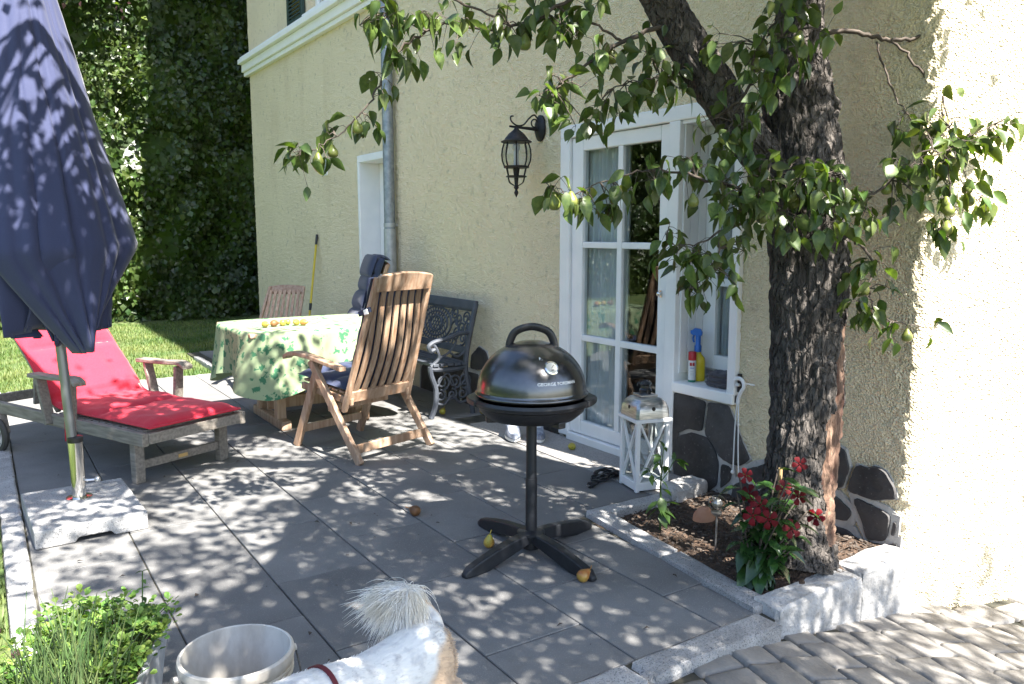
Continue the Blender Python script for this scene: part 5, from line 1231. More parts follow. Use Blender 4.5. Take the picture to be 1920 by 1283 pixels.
for s in (-1, 1):                                      # lugs at both sides of the bowl
    a = side if s > 0 else side + math.pi
    m = MB()
    for i in range(9):
        b = a + (-.42 + .84 * i / 8); r1 = .283 - .018 * abs(i - 4) / 4
        for r_, z in ((.235, .706), (r1, .700), (r1, .676), (.235, .666)): m.v.append((r_ * math.cos(b), r_ * math.sin(b), z))
    for i in range(8):
        for j in range(4): m.f.append((i * 4 + j, i * 4 + (j + 1) % 4, i * 4 + 4 + (j + 1) % 4, i * 4 + 4 + j))
    m.f += [(0, 1, 2, 3), (32, 33, 34, 35)]; m.build('side_lug', 'black_plastic', gr, smooth=True, bevel=.004)
for k in range(3):
    a = cdir + .7 + k * 2.09; MB().box((.17 * math.cos(a), .17 * math.sin(a), .607), (.06, .04, .03), Matrix.Rotation(a, 3, 'Z')).build('bowl_foot', 'black_plastic', gr, bevel=.006)
# arched handle across the lid
hx, hy = math.cos(side), math.sin(side)
hp = curve_pts([(-.098 * hx, -.098 * hy, .905), (-.092 * hx, -.092 * hy, .945), (-.066 * hx, -.066 * hy, .985), (0, 0, 1.004), (.066 * hx, .066 * hy, .985), (.092 * hx, .092 * hy, .945), (.098 * hx, .098 * hy, .905)], 6)
MB().tube(hp, .0125, 12, flat=1.5).build('lid_handle', 'black_plastic', gr, smooth=True)
for s in (-1, 1): MB().box((s * .096 * hx, s * .096 * hy, .918), (.034, .05, .014), Matrix.Rotation(side, 3, 'Z')).build('handle_foot', 'black_plastic', gr, bevel=.005)
def on_lid(da, z, off=0.0):
    a = cdir + da; r = lid_r(z); e = .003; dr = (lid_r(z + e) - lid_r(z - e)) / (2 * e); n = Vector((math.cos(a), math.sin(a), -dr)).normalized()
    return Vector((r * math.cos(a), r * math.sin(a), z)) + n * off, n, Vector((-math.sin(a), math.cos(a), 0))
# thermometer
P_, n_, t_ = on_lid(.42, .852, .001); M3 = Matrix((t_, n_.cross(t_), n_)).transposed().to_4x4(); M3.translation = P_
th = MB().lathe([(.031, -.006), (.031, .006), (.026, .009), (.024, .007)], 28).tf(M3).build('thermometer', 'chrome', gr, smooth=True)
MB().lathe([(.024, .0072), (.001, .0074)], 28).tf(M3).build('dial', 'dial', th)
MB().box((.004, .004, .0086), (.020, .0022, .001), Matrix.Rotation(.8, 3, 'Z')).box((0, -.012, .0086), (.012, .004, .001)).tf(M3).build('needle', 'black_plastic', th)
# lettering wrapped round the lid
def wrap_text(s, size, da, z0, name):
    me = text_mesh(s, size, 'print_white', True)
    for v in me.vertices:
        p, n, t = on_lid(da + v.co.x / .215, z0 + v.co.y * .86, .0012); v.co = p
    return inst(name, me, lid)
wrap_text('GEORGE FOREMAN', .0195, .50, .792, 'lettering')
wrap_text('△', .02, .22, .885, 'small_mark') if False else None
m = MB()
for (a, b) in (((.20, .884), (.20, .893)), ((.20, .893), (.235, .8885)), ((.24, .884), (.275, .884))):
    p, q = on_lid(*a, .0012)[0], on_lid(*b, .0012)[0]; m.bar(p, q, .003, .0008)
m.build('small_mark', 'print_white', lid)
# pedestal
MB().tube([(0, 0, .075), (0, 0, .335)], .0255, 24).build('lower_pole', 'grill_base', gr, smooth=True)
MB().tube([(0, 0, .330), (0, 0, .60)], .0232, 24).build('upper_pole', 'grill_base', gr, smooth=True)
MB().lathe([(.036, .015), (.040, .03), (.040, .075), (.06, .08), (.062, .092), (.036, .098), (.028, .10)], 24).build('hub', 'grill_base', gr, smooth=True)
for ang in (-2.92, -1.50, 1.62, .20):
    m = MB(); L_ = .375; n = 12
    for i in range(n + 1):
        t = i / n; r = .035 + L_ * t; z1 = .092 - .060 * t ** 1.8 - (.012 if i == n else 0); w_ = .029 - .005 * t; z0 = max(.0, .050 - .075 * t) if t < .9 else .002
        if i == n: w_ *= .6
        for x, z in ((-w_, z0), (w_, z0), (w_ * .8, z1), (-w_ * .8, z1)): m.v.append((r, x, z))
    for i in range(n):
        for j in range(4): m.f.append((i * 4 + j, i * 4 + (j + 1) % 4, i * 4 + 4 + (j + 1) % 4, i * 4 + 4 + j))
    m.f += [(0, 1, 2, 3), tuple(n * 4 + j for j in range(4))]
    m.tf(Matrix.Rotation(ang, 4, 'Z')).build('foot', 'grill_base', gr, bevel=.006)

# ================================================================== LANTERNS
ln = thing('wooden_lantern', 'white wooden lantern with crossed bars and metal roof beside the door', 'lantern', (3.005, 3.215, .004), R(-14))
w_ = .088; H_ = .385
for sx in (-1, 1):
    for sy in (-1, 1): MB().b2((sx * w_ - .011, sy * w_ - .011, .0), (sx * w_ + .011, sy * w_ + .011, H_)).build('post', 'white_paint', ln, bevel=.002)
for z, t_h in ((.03, .045), (H_ + .009, .018)):
    g = .013 if z > .2 else -.002
    MB().box((0, 0, z), (2 * w_ + .022 + 2 * g, 2 * w_ + .022 + 2 * g, t_h)).build('plate', 'white_paint', ln, bevel=.003)
for k in range(4):
    M_ = Matrix.Rotation(k * math.pi / 2, 4, 'Z')
    a = MB(); z0, z1 = .055, H_ - .004; x = w_ - .011
    a.bar((-x, -w_, z0), (x, -w_, z1), .010, .014, (0, 1, 0)); a.tf(M_).build('cross_bar', 'white_paint', ln)
    a = MB(); a.bar((x, -w_ - .0015, z0), (-x, -w_ - .0015, z1), .010, .014, (0, 1, 0)); a.tf(M_).build('cross_bar', 'white_paint', ln)
    MB().b2((-x, -w_ + .008, z0 - .004), (x, -w_ + .010, z1)).tf(M_).build('pane', 'lamp_glass', ln)
m = MB(); pr = [(.102, H_ + .019), (.101, H_ + .032), (.098, H_ + .068), (.088, H_ + .100), (.066, H_ + .122), (.045, H_ + .130)]
for r_, z in pr:
    c = r_ * .86
    for x, y in ((-r_, -c), (-c, -r_), (c, -r_), (r_, -c), (r_, c), (c, r_), (-c, r_), (-r_, c)): m.v.append((x, y, z))
for i in range(len(pr) - 1):
    for j in range(8): m.f.append((i * 8 + j, i * 8 + (j + 1) % 8, i * 8 + 8 + (j + 1) % 8, i * 8 + 8 + j))
m.f.append(tuple(40 + j for j in range(8))); rf = m.build('metal_roof', 'silver', ln, smooth=True)
MB().box((0, 0, H_ + .135), (.10, .10, .010)).build('roof_plate', 'silver', rf, bevel=.003)
MB().lathe([(.032, H_ + .140), (.034, H_ + .165), (.026, H_ + .172), (.026, H_ + .188), (.034, H_ + .196), (.018, H_ + .207), (.006, H_ + .214)], 20).build('vent_cap', 'steel_dark', rf, smooth=True)
for s in range(4):
    M_ = Matrix.Rotation(s * math.pi / 2, 4, 'Z'); MB().tube([(0, -.0985, H_ + .072), (0, -.082, H_ + .072)], .011, 14).tf(M_).build('vent_hole', 'black_plastic', rf, smooth=True)
MB().tube([(.045 * math.cos(a * .35), .012, H_ + .185 + .030 * math.sin(a * .35)) for a in range(10)], .0022, 6).build('ring_handle', 'steel_dark', rf)

wl = thing('wall_lamp', 'black wrought iron coach lamp on a scrolled arm on the wall', 'wall lamp', (D - .003, 4.66, 2.12))
MB().lathe([(.058, 0), (.058, .012), (.04, .028), (.012, .034)], 22).tf(Matrix.Diagonal((1, 1.0, 1, 1))).tf(Matrix.Rotation(-math.pi / 2, 4, 'Y')).tf(Matrix.Diagonal((1, 1, 1.55, 1))).build('wall_plate', 'iron', wl, smooth=True)
ax = -.205
MB().tube([(-.02, 0, -.01), (-.12, 0, -.008), (ax - .055, 0, -.004)], [.013, .010, .007], 10).build('arm', 'iron', wl, smooth=True)
c2 = curve_pts([(-.03, 0, .065), (-.06, 0, .085), (-.10, 0, .06), (-.145, 0, .015), (-.20, 0, .005), (-.245, 0, .03), (-.25, 0, .06), (-.23, 0, .065)], 6)
MB().tube(c2, .0055, 7).tube([(-.055 + .027 * math.cos(a * .42), 0, .03 + .027 * math.sin(a * .42)) for a in range(13)], .005, 6).build('scroll', 'iron', wl, smooth=True)
B = lambda p: [(r, z) for r, z in p]
m = MB().lathe(B([(.012, -.005), (.018, -.022), (.034, -.035), (.055, -.052), (.078, -.082), (.083, -.090), (.106, -.102), (.104, -.108), (.085, -.108)]), 28, (ax, 0, 0))
m.build('hood', 'iron', wl, smooth=True)
gl = [(.080, -.110), (.092, -.150), (.097, -.190), (.093, -.230), (.078, -.268)]
MB().lathe(B(gl), 28, (ax, 0, 0), cap=False).build('glass', 'lamp_glass', wl, smooth=True)
m = MB()
for k in range(8):
    a = k * .785 + .2; m.tube([(ax + (r_ + .003) * math.cos(a), (r_ + .003) * math.sin(a), z) for r_, z in gl], .0048, 6)
m.build('cage_bars', 'iron', wl, smooth=True)
m = MB().lathe(B([(.080, -.264), (.088, -.268), (.086, -.278), (.03, -.280)]), 24, (ax, 0, 0)).lathe(B([(.066, -.330), (.072, -.334), (.068, -.340), (.02, -.342)]), 24, (ax, 0, 0))
for k in range(6):
    a = k * 1.047; c, s = math.cos(a), math.sin(a)
    m.tube([(ax + .076 * c, .076 * s, -.276), (ax + .062 * c, .062 * s, -.332)], .004, 6)
    m.tube(curve_pts([(ax + .064 * c, .064 * s, -.338), (ax + .052 * c, .052 * s, -.375), (ax + .018 * c, .018 * s, -.395)], 4), .0035, 6)
m.lathe(B([(.024, -.280), (.016, -.34), (.012, -.39), (.018, -.41), (.008, -.425), (.016, -.445), (.002, -.475)]), 14, (ax, 0, 0)).build('lower_finial', 'iron', wl, smooth=True)
MB().tube([(ax, 0, -.26), (ax, 0, -.16)], .018, 12).ball((ax, 0, -.14), .028, 12, 8).build('bulb', 'can_white', wl, smooth=True)

# ================================================================== SMALL THINGS
# broom leaning on the wall
br = thing('broom', 'yellow broom handle leaning on the wall by the far door', 'broom', (3.08, 8.95, 0))
MB().tube([(0, 0, .03), (.215, .14, 1.28)], .0125, 12).build('handle', 'yellow_stick', br, smooth=True)
MB().tube([(.213, .139, 1.27), (.233, .152, 1.385)], .0145, 12).build('grip', 'black_plastic', br, smooth=True)
MB().tube([(.085, .055, .52), (.10, .065, .60)], .016, 12).build('sleeve', 'black_plastic', br, smooth=True)
MB().box((-.005, 0, .05), (.05, .30, .03)).build('head', 'black_plastic', br, bevel=.008)
m = MB(); r_ = random.Random(3)
for i in range(160): y = -.14 + .28 * r_.random(); x = -.02 + .04 * r_.random(); m.tube([(x - .005, y, .038), (x * 1.5 - .005, y * 1.05, .001)], .0015, 3, cap=False)
tag(m.build('bristles', 'yellow_stick', br), kind='stuff')

# shoes by the door
def shoe(loc, rz, label):
    t = thing('sneaker', label, 'shoe', loc, rz, 'pair of sneakers by the door'); L_, n = .27, 18
    def half(t_): return .034 + .016 * math.sin(math.pi * min(1, t_ * 1.05)) ** 1.2 - .006 * math.cos(t_ * 6.28) if 0 < t_ < 1 else .018
    def ring(t_, z): 
        w = half(t_) * (1 - .25 * (abs(t_ - .5) * 2) ** 6); return [(-w, t_ * L_, z), (w, t_ * L_, z)]
    m = MB()
    outline = [(-half(i / n) * (1 - (abs(i / n - .5) * 2) ** 8), i / n * L_) for i in range(n + 1)] + [(half(i / n) * (1 - (abs(i / n - .5) * 2) ** 8), i / n * L_) for i in range(n - 1, 0, -1)]
    m.prism([(a, b, 0) for a, b in outline], (0, 0, .024)); m.build('sole', 'shoe_sole', t, bevel=.005)
    m = MB(); k = len(outline)
    for lev in range(6):
        f = lev / 5
        for a, b in outline:
            tt = b / L_; top = .028 + (.075 if tt < .42 else .075 * max(.34, 1 - (tt - .42) * 1.75)); inset = 1 - .28 * f ** 1.5 if tt > .45 else 1 - .10 * f
            m.v.append((a * inset, .008 + b * (1 - .03 * f), .022 + (top - .022) * f))
    for lev in range(5):
        for i in range(k): m.f.append((lev * k + i, lev * k + (i + 1) % k, (lev + 1) * k + (i + 1) % k, (lev + 1) * k + i))
    # vamp closes the front of the shoe
    idx = [i for i in range(k) if outline[i][1] / L_ > .44]; m.f.append(tuple(5 * k + i for i in idx))
    up = m.build('upper', 'shoe_cloth', t, smooth=True); so = up.modifiers.new('solid', 'SOLIDIFY'); so.thickness = .004
    for q in range(4): MB().box((0, .135 + q * .02, .094 - q * .011), (.05, .007, .004), Matrix.Rotation(-.5, 3, 'X')).build('lace', 'shoe_sole', t)
    MB().box((0, .11, .10), (.045, .05, .006), Matrix.Rotation(-.7, 3, 'X')).build('tongue', 'shoe_cloth', t, bevel=.002)
shoe((3.05, 4.62, .006), R(152), 'grey and white sneaker, the left one behind the grill pole')
shoe((3.16, 4.52, .006), R(158), 'grey and white sneaker nearest the glazed door')

# power cable
pc = thing('power_cable', 'coiled black power cable with plug on the slabs before the lantern', 'cable', (2.86, 3.42, 0))
r_ = random.Random(5); pts = []
for i in range(70):
    a = i * .62; rx = .085 + .012 * math.sin(i * 1.3); pts.append((.055 + rx * math.cos(a) * 1.0 + .01 * math.sin(i * .21), .01 + .030 * math.sin(a) + .012 * math.sin(i * .5), .012 + .045 * (.5 + .5 * math.sin(i * .9)) * (.4 + .6 * abs(math.sin(a)))))
MB().tube(curve_pts(pts, 3), .0045, 6).build('coil', 'black_plastic', pc, smooth=True)
MB().tube(curve_pts([pts[0], (-.03, -.03, .008), (-.06, -.055, .012), (-.085, -.06, .016)], 4), .0045, 6).build('lead', 'black_plastic', pc, smooth=True)
MB().tube([(-.075, -.058, .017), (-.10, -.062, .018), (-.112, -.063, .018), (-.125, -.064, .018)], [.010, .014, .019, .019], 12).build('plug', 'black_plastic', pc, smooth=True)
MB().tube([(-.125, -.058, .018), (-.142, -.059, .018)], .0024, 6).tube([(-.125, -.070, .018), (-.142, -.071, .018)], .0024, 6).build('pins', 'silver', pc)

# window sill things
sz = .556
cn = thing('spray_can', 'white spray can with red shoulder and green foot on the window sill', 'spray can', (3.372, 3.225, sz))
MB().lathe([(.0205, .0), (.0225, .002), (.0225, .012)], 24).build('base_band', 'can_green', cn, smooth=True)
MB().lathe([(.0226, .012), (.0226, .125)], 24, cap=False).build('body', 'can_white', cn, smooth=True)
MB().lathe([(.0226, .125), (.0226, .168), (.020, .174), (.010, .176)], 24).build('cap', 'red_plastic', cn, smooth=True)
def can_patch(a0, a1, z0, z1, mat, nm):
    m = MB(); n = 8
    for i in range(n + 1):
        a = a0 + (a1 - a0) * i / n; m.v += [(.0229 * math.cos(a), .0229 * math.sin(a), z0), (.0229 * math.cos(a), .0229 * math.sin(a), z1)]
    m.f = [(2 * i, 2 * i + 2, 2 * i + 3, 2 * i + 1) for i in range(n)]; return m.build(nm, mat, cn)
va = math.atan2(-3.225, -3.372)
can_patch(va - .62, va - .06, .094, .113, 'red_plastic', 'label_mark'); can_patch(va + .06, va + .62, .094, .113, 'red_plastic', 'label_mark')
can_patch(va - .55, va + .55, .080, .084, 'blue_plastic', 'label_line')
for k in range(3): can_patch(va - .45, va + .40, .062 - k * .010, .0645 - k * .010, 'zinc_light', 'label_line')
yb = thing('spray_bottle', 'yellow spray bottle with blue trigger head behind the spray can', 'bottle', (3.425, 3.235, sz), R(-60))
m = MB()
for r_s, z in ((.036, 0), (.040, .004), (.040, .11), (.036, .135), (.018, .158), (.016, .170)):
    for j in range(24): a = 6.283 * j / 24; m.v.append((r_s * 1.1 * math.cos(a), r_s * .72 * math.sin(a), z))
for i in range(5):
    for j in range(24): m.f.append((i * 24 + j, i * 24 + (j + 1) % 24, i * 24 + 24 + (j + 1) % 24, i * 24 + 24 + j))
m.f += [tuple(range(24)), tuple(120 + j for j in range(24))]; m.build('body', 'yellow_plastic', yb, smooth=True)
MB().lathe([(.018, .168), (.020, .17), (.020, .20), (.015, .21), (.015, .265)], 18).build('neck', 'blue_plastic', yb, smooth=True)
MB().prism([(-.028, -.011, .262), (.020, -.011, .262), (.024, -.011, .280), (.014, -.011, .300), (-.02, -.011, .305), (-.034, -.011, .292), (-.044, -.011, .290), (-.044, -.011, .274)], (0, .022, 0)).build('trigger_head', 'blue_plastic', yb, bevel=.003)
MB().tube(curve_pts([(-.024, 0, .265), (-.030, 0, .245), (-.024, 0, .222)], 4), .0055, 8).build('trigger', 'blue_plastic', yb, smooth=True)
rg = thing('grey_rag', 'folded dark grey cloth lying on the window sill', 'cloth', (3.40, 3.02, sz))
for lev, (sx_, sy_, z0, h) in enumerate(((.066, .098, .0, .030), (.062, .092, .026, .030), (.058, .082, .052, .034))):
    m = MB(); n, k = 30, 9
    for j in range(k + 1):
        f = math.pi * j / k - math.pi / 2
        for i in range(n):
            a = 6.283 * i / n; rr_ = (abs(math.cos(a)) ** 3.5 + abs(math.sin(a)) ** 3.5) ** (-1 / 3.5) * max(.02, math.cos(f)) ** .35
            w_n = 1 + .10 * fbm(math.cos(a) * 1.6 + lev * 7, math.sin(a) * 1.6, f + lev)
            m.v.append((sx_ * rr_ * math.cos(a) * w_n, sy_ * rr_ * math.sin(a) * w_n, z0 + h * .5 + h * .55 * math.sin(f) * (1 + .5 * fbm(math.cos(a) * 2, math.sin(a) * 2, lev * 3))))
    for j in range(k):
        for i in range(n): m.f.append((j * n + i, j * n + (i + 1) % n, (j + 1) * n + (i + 1) % n, (j + 1) * n + i))
    m.f.append(tuple(range(n))); m.f.append(tuple(k * n + i for i in range(n)))
    m.build('fold', 'rag', rg, smooth='all')

# white wall hook with hanging cords
hk = thing('wall_hook', 'white curved wall hook with two white cords hanging by the window sill', 'hook', (D, 2.80, .60))
MB().box((-.010, .03, .015), (.016, .02, .10)).build('bracket', 'iron', hk, bevel=.003)
MB().tube([(-.012, .03, .005), (-.055, .01, .01), (-.075, -.01, .02)], .008, 10).tube([(-.06, -.05, .03), (-.02, -.075, .02)], .005, 8).build('arm', 'white_paint', hk, smooth=True)
MB().tube([(-.075, -.02 - .034 * math.sin(a * .3 - 1.1), .02 + .034 * math.cos(a * .3 - 1.1)) for a in range(13)] + [(-.075, -.02, -.05), (-.075, -.018, -.08)], .010, 10).build('hook_ring', 'white_paint', hk, smooth=True)
for k, dx in enumerate((-.011, .011)):
    MB().tube(curve_pts([(-.075, -.018 + dx * .4, -.075), (-.077, -.018 + dx, -.20), (-.073, -.016 + dx * 1.3, -.33), (-.076 + .004 * k, -.02 + dx * 1.8, -.445)], 6), .0035, 8).build('cord', 'white_paint', hk, smooth=True)
MB().ball((-.074, .002, -.452), .010, 10, 6).build('cord_bead', 'white_paint', hk, smooth=True)

# glass ball light on a stick, terracotta lump, bamboo cane
bl = thing('solar_ball', 'crackled glass ball light on a thin metal stick in the bed', 'garden light', (2.625, 2.34, .02))
MB().tube([(0, 0, -.03), (.004, 0, .155)], .0042, 8).build('stick', 'silver', bl, smooth=True)
MB().lathe([(.010, .150), (.022, .160), (.024, .170)], 18).build('socket', 'silver', bl, smooth=True)
MB().ball((.004, 0, .205), .040, 24, 16).build('ball', 'ball_glass', bl, smooth='all')
MB().ball((.004, 0, .205), .024, 10, 7).build('core', 'silver', bl)
tcx = thing('terracotta_shell', 'rounded terracotta ornament lying at the back of the bed', 'ornament', (2.83, 2.60, .035))
m = MB(); n, k = 22, 12
for j in range(k + 1):
    f = math.pi / 2 * j / k
    for i in range(n):
        a = 6.283 * i / n; g = 1 + .06 * math.cos(a * 9) * math.sin(f); m.v.append((.062 * math.cos(a) * math.cos(f) * g, .046 * math.sin(a) * math.cos(f) * g, .062 * math.sin(f)))
for j in range(k):
    for i in range(n): m.f.append((j * n + i, j * n + (i + 1) % n, (j + 1) * n + (i + 1) % n, (j + 1) * n + i))
m.build('shell', 'terracotta', tcx, smooth='all')
cn2 = MB().tube([(2.66, 2.04, .0), (2.672, 2.052, .45)], .0085, 10).lathe([(.0095, .40), (.0105, .403), (.0095, .406)], 10, (2.671, 2.051, 0)).build('bamboo_cane', 'cane', None, smooth=True)
tag(cn2, 'short bamboo cane supporting the red flowering plant', 'cane')

# ---------------------------------------------------------------- plants in the bed
fp = thing('mandevilla', 'red flowering mandevilla with glossy leaves at the foot of the pear tree', 'plant', (2.50, 2.03, .0)); FO = Vector((2.50, 2.03, .0)); rp = random.Random(11)
GM = []
for i in range(5): vs, fs = leaf_geo(1, rp.uniform(.46, .56), .35, rp.uniform(.15, .5)); GM.append(MB().add(vs, fs).mesh('leaf', 'glossy_leaf', 'all'))
stems = MB()
for i in range(27):
    a = rp.uniform(0, 6.28); h = rp.uniform(.16, .46); sp = rp.uniform(.05, .17); top = Vector((sp * math.cos(a) + .05, sp * math.sin(a) - .05, h))
    mid = Vector((top.x * .4, top.y * .4, h * .5)); pts = curve_pts([(rp.gauss(0, .015), rp.gauss(0, .015), 0), mid, top], 6); stems.tube(pts, .0035, 6)
    for j in range(11):
        t = .12 + .88 * j / 10; p = pts[min(len(pts) - 1, int(t * (len(pts) - 1)))]; b = j * 2.4 + rp.uniform(-.4, .4)
        low = t < .55; d = Vector((math.cos(b), math.sin(b), -.5 if low else rp.uniform(-.35, .35))); L_ = rp.uniform(.08, .12) if low else rp.uniform(.065, .10)
        inst('leaf', rp.choice(GM), fp, Matrix.Translation(p) @ (frame_to(d, rp.uniform(-.4, .4)) * L_).to_4x4())
stems.build('stems', 'twig', fp, smooth='all')
def flower(p, d, s):
    m = MB()
    for k in range(5):
        a = k * 1.2566; ca2, sa2 = math.cos(a), math.sin(a); o = len(m.v)
        pts = [(.12, 0, .0), (.5, -.28, .10), (.9, -.36, .04), (1.08, .05, -.06), (.95, .36, .02), (.5, .28, .12), (.55, 0, .16)]
        m.v += [(x * ca2 - y * sa2, x * sa2 + y * ca2, z) for x, y, z in pts]; m.f += [tuple(o + q for q in f) for f in ((0, 1, 6), (1, 2, 6), (2, 3, 6), (3, 4, 6), (4, 5, 6), (5, 0, 6))]
    m.lathe([(.16, .02), (.12, -.35), (.06, -.8)], 10)
    m3 = (Matrix(((1, 0, 0), (0, 0, 1), (0, -1, 0))).transposed()); o = inst('flower', m.mesh('flower', 'petal', 'all'), fp)
    o.matrix_basis = Matrix.Translation(p) @ (Vector((0, 0, 1)).rotation_difference(Vector(d)).to_matrix() * s).to_4x4()
for (x, y, z, s) in ((-.053, .011, .46, .030), (-.070, -.025, .40, .036), (-.054, -.065, .362, .038), (-.119, -.086, .34, .036), (-.069, -.121, .325, .036), (.068, -.078, .41, .033), (.071, -.143, .395, .032), (.169, -.071, .49, .030), (.001, -.173, .29, .036), (.164, -.159, .30, .034)):
    flower((x, y, z), (-.55 + rp.gauss(0, .3), -.7 + rp.gauss(0, .3), .45 + rp.gauss(0, .2)), s)
pp = thing('pepper_plant', 'young pepper plant with broad green leaves in front of the lantern', 'plant', (2.60, 2.66, .01))
PM = []
for i in range(3): vs, fs = leaf_geo(1, .56, .25, .35); PM.append(MB().add(vs, fs).mesh('leaf', 'pepper_leaf', 'all'))
st_ = MB(); main = curve_pts([(0, 0, 0), (.004, .002, .10), (-.004, 0, .22), (.0, -.004, .30)], 6); st_.tube(main, lerp_list([.0055, .0045, .004, .003], 6), 8)
brs = [((0, 0, .20), (-.05, .03, .29)), ((0, 0, .24), (.05, -.03, .34)), ((0, 0, .29), (.01, .0, .40)), ((0, 0, .28), (-.03, -.02, .37))]
for a, b in brs: st_.tube(curve_pts([a, (Vector(a) + Vector(b)) / 2 + Vector((0, 0, -.01)), b], 4), .0022, 6)
st_.build('stem', 'herb_dark', pp, smooth='all')
for (x, y, z, dx, dy, dz, L_) in ((.0, 0, .10, .8, -.55, -.25, .085), (0, 0, .11, -.6, .5, -.4, .09), (.0, 0, .13, .95, -.3, .15, .10), (0, 0, .14, -.9, .2, -.2, .095), (0, 0, .12, .2, -.8, -.7, .09), (0, 0, .16, -.3, -.6, -.8, .085), (0, .0, .09, -.2, -.9, -.9, .08),
        (.0, 0, .20, .9, -.1, -.3, .07), (-.05, .03, .29, -.8, .2, -.2, .05), (-.05, .03, .29, -.2, .6, .3, .045), (-.04, .02, .27, -.5, -.4, -.6, .05), (.05, -.03, .34, .9, -.4, -.1, .075), (.06, -.04, .33, .8, -.7, -.5, .06), (.05, -.03, .34, .2, .3, .9, .04), (.01, 0, .40, -.3, .1, .8, .05), (.01, 0, .40, .6, .2, -.3, .04), (.0, .0, .36, -.7, .1, -.5, .05), (-.03, -.02, .37, -.7, -.1, -.3, .055), (-.03, -.02, .37, -.4, .5, .1, .04), (-.02, -.01, .33, -.8, .4, -.5, .05), (.02, -.01, .31, .4, .5, -.5, .055), (.0, .0, .26, -.6, .6, -.4, .06), (.0, .0, .24, .5, -.7, -.5, .05)):
    inst('leaf', rp.choice(PM), pp, Matrix.Translation((x, y, z)) @ (frame_to((dx, dy, dz), rp.uniform(-.5, .5)) * L_).to_4x4())

# ================================================================== FOREGROUND
bk = thing('plastic_bucket', 'dirty white plastic bucket standing open on the patio', 'bucket', (.50, 2.085, 0))
prof = [(.118, .003), (.122, .0), (.142, .27), (.148, .272), (.150, .284), (.148, .297), (.142, .302), (.138, .300), (.1375, .27), (.117, .012), (.002, .010)]
MB().lathe(prof, 56).build('shell', 'bucket', bk, smooth=True)
for z in (.235, .252): MB().lathe([(.1385 + (z - .2) * .08, z), (.1465, z + .002), (.1465, z + .007), (.1395 + (z - .2) * .08, z + .009)], 48, cap=False).build('rib', 'bucket', bk, smooth=True)
for s in (-1, 1): MB().tube([(s * .142, .0, .262), (s * .160, .0, .262)], .010, 12).build('handle_lug', 'bucket', bk, smooth=True)
MB().tube(curve_pts([(.158, 0, .262), (.150, -.07, .20), (.10, -.13, .13), (0, -.158, .10), (-.10, -.13, .13), (-.150, -.07, .20), (-.158, 0, .262)], 6), .0025, 6).build('wire_handle', 'steel_dark', bk, smooth=True)

pt = thing('planter_box', 'pale grey planter trough holding herbs in the near corner', 'planter', (.155, 2.33, 0), R(-22))
m = MB(); a, b, h = .155, .30, .20
o1 = [(-a, -b), (a, -b), (a, b), (-a, b)]
for k, z in ((.86, .003), (1, h), (1.05, h), (1.05, h + .02), (.94, h + .02), (.92, h - .03)): m.v += [(x * k, y * k, z) for x, y in o1]
for i in range(5):
    for j in range(4): m.f.append((i * 4 + j, i * 4 + (j + 1) % 4, i * 4 + 4 + (j + 1) % 4, i * 4 + 4 + j))
m.f += [(0, 1, 2, 3), (20, 21, 22, 23)]; m.build('trough', 'planter', pt, bevel=.008)
MB().b2((-a * .92, -b * .92, h - .05), (a * .92, b * .92, h - .006)).build('potting_soil', 'soil', pt)
PO_ = pt.location; rot = Matrix.Rotation(R(-22), 3, 'Z')
def local(x, y, z): return rot @ Vector((x, y, z)) + Vector(PO_)
rh = random.Random(31)
# parsley: many stems with divided leaflets
t = thing('parsley', 'bushy bright green parsley at the back of the planter trough', 'plant', local(0, .06, .19)); ms, ml = MB(), MB()
for i in range(260):
    b0_ = Vector((rh.uniform(-.12, .12), rh.uniform(-.20, .20), 0)); d = Vector((rh.gauss(0, .45) + b0_.x * 3.2, rh.gauss(0, .4) + b0_.y * 1.8, 1)).normalized(); L_ = rh.uniform(.06, .17)
    b0_ = rot @ b0_; d = rot @ d; e_ = b0_ + d * L_ + Vector((0, 0, -.15 * L_)); ms.tube([b0_, b0_.lerp(e_, .55) + Vector((0, 0, .01)), e_], .0011, 4, cap=False)
    for k in range(9):
        g = Vector((rh.gauss(0, 1), rh.gauss(0, 1), rh.gauss(.2, .5))).normalized(); c = e_ + g * rh.uniform(.004, .024)
        m3 = frame_to(g + Vector((0, 0, .2)), rh.uniform(-.6, .6)) * rh.uniform(.013, .024)
        ml.add([m3 @ Vector(v) + c for v in ((0, 0, 0), (-.45, .5, .1), (-.35, .9, 0), (0, .7, .1), (.0, 1.1, -.1), (.35, .9, 0), (.45, .5, .1))], [(0, 3, 2, 1), (0, 6, 5, 3), (3, 4, 2), (3, 5, 4)])
ms.build('stalks', 'herb', t); tag(ml.build('leaflets', 'herb', t), kind='stuff')
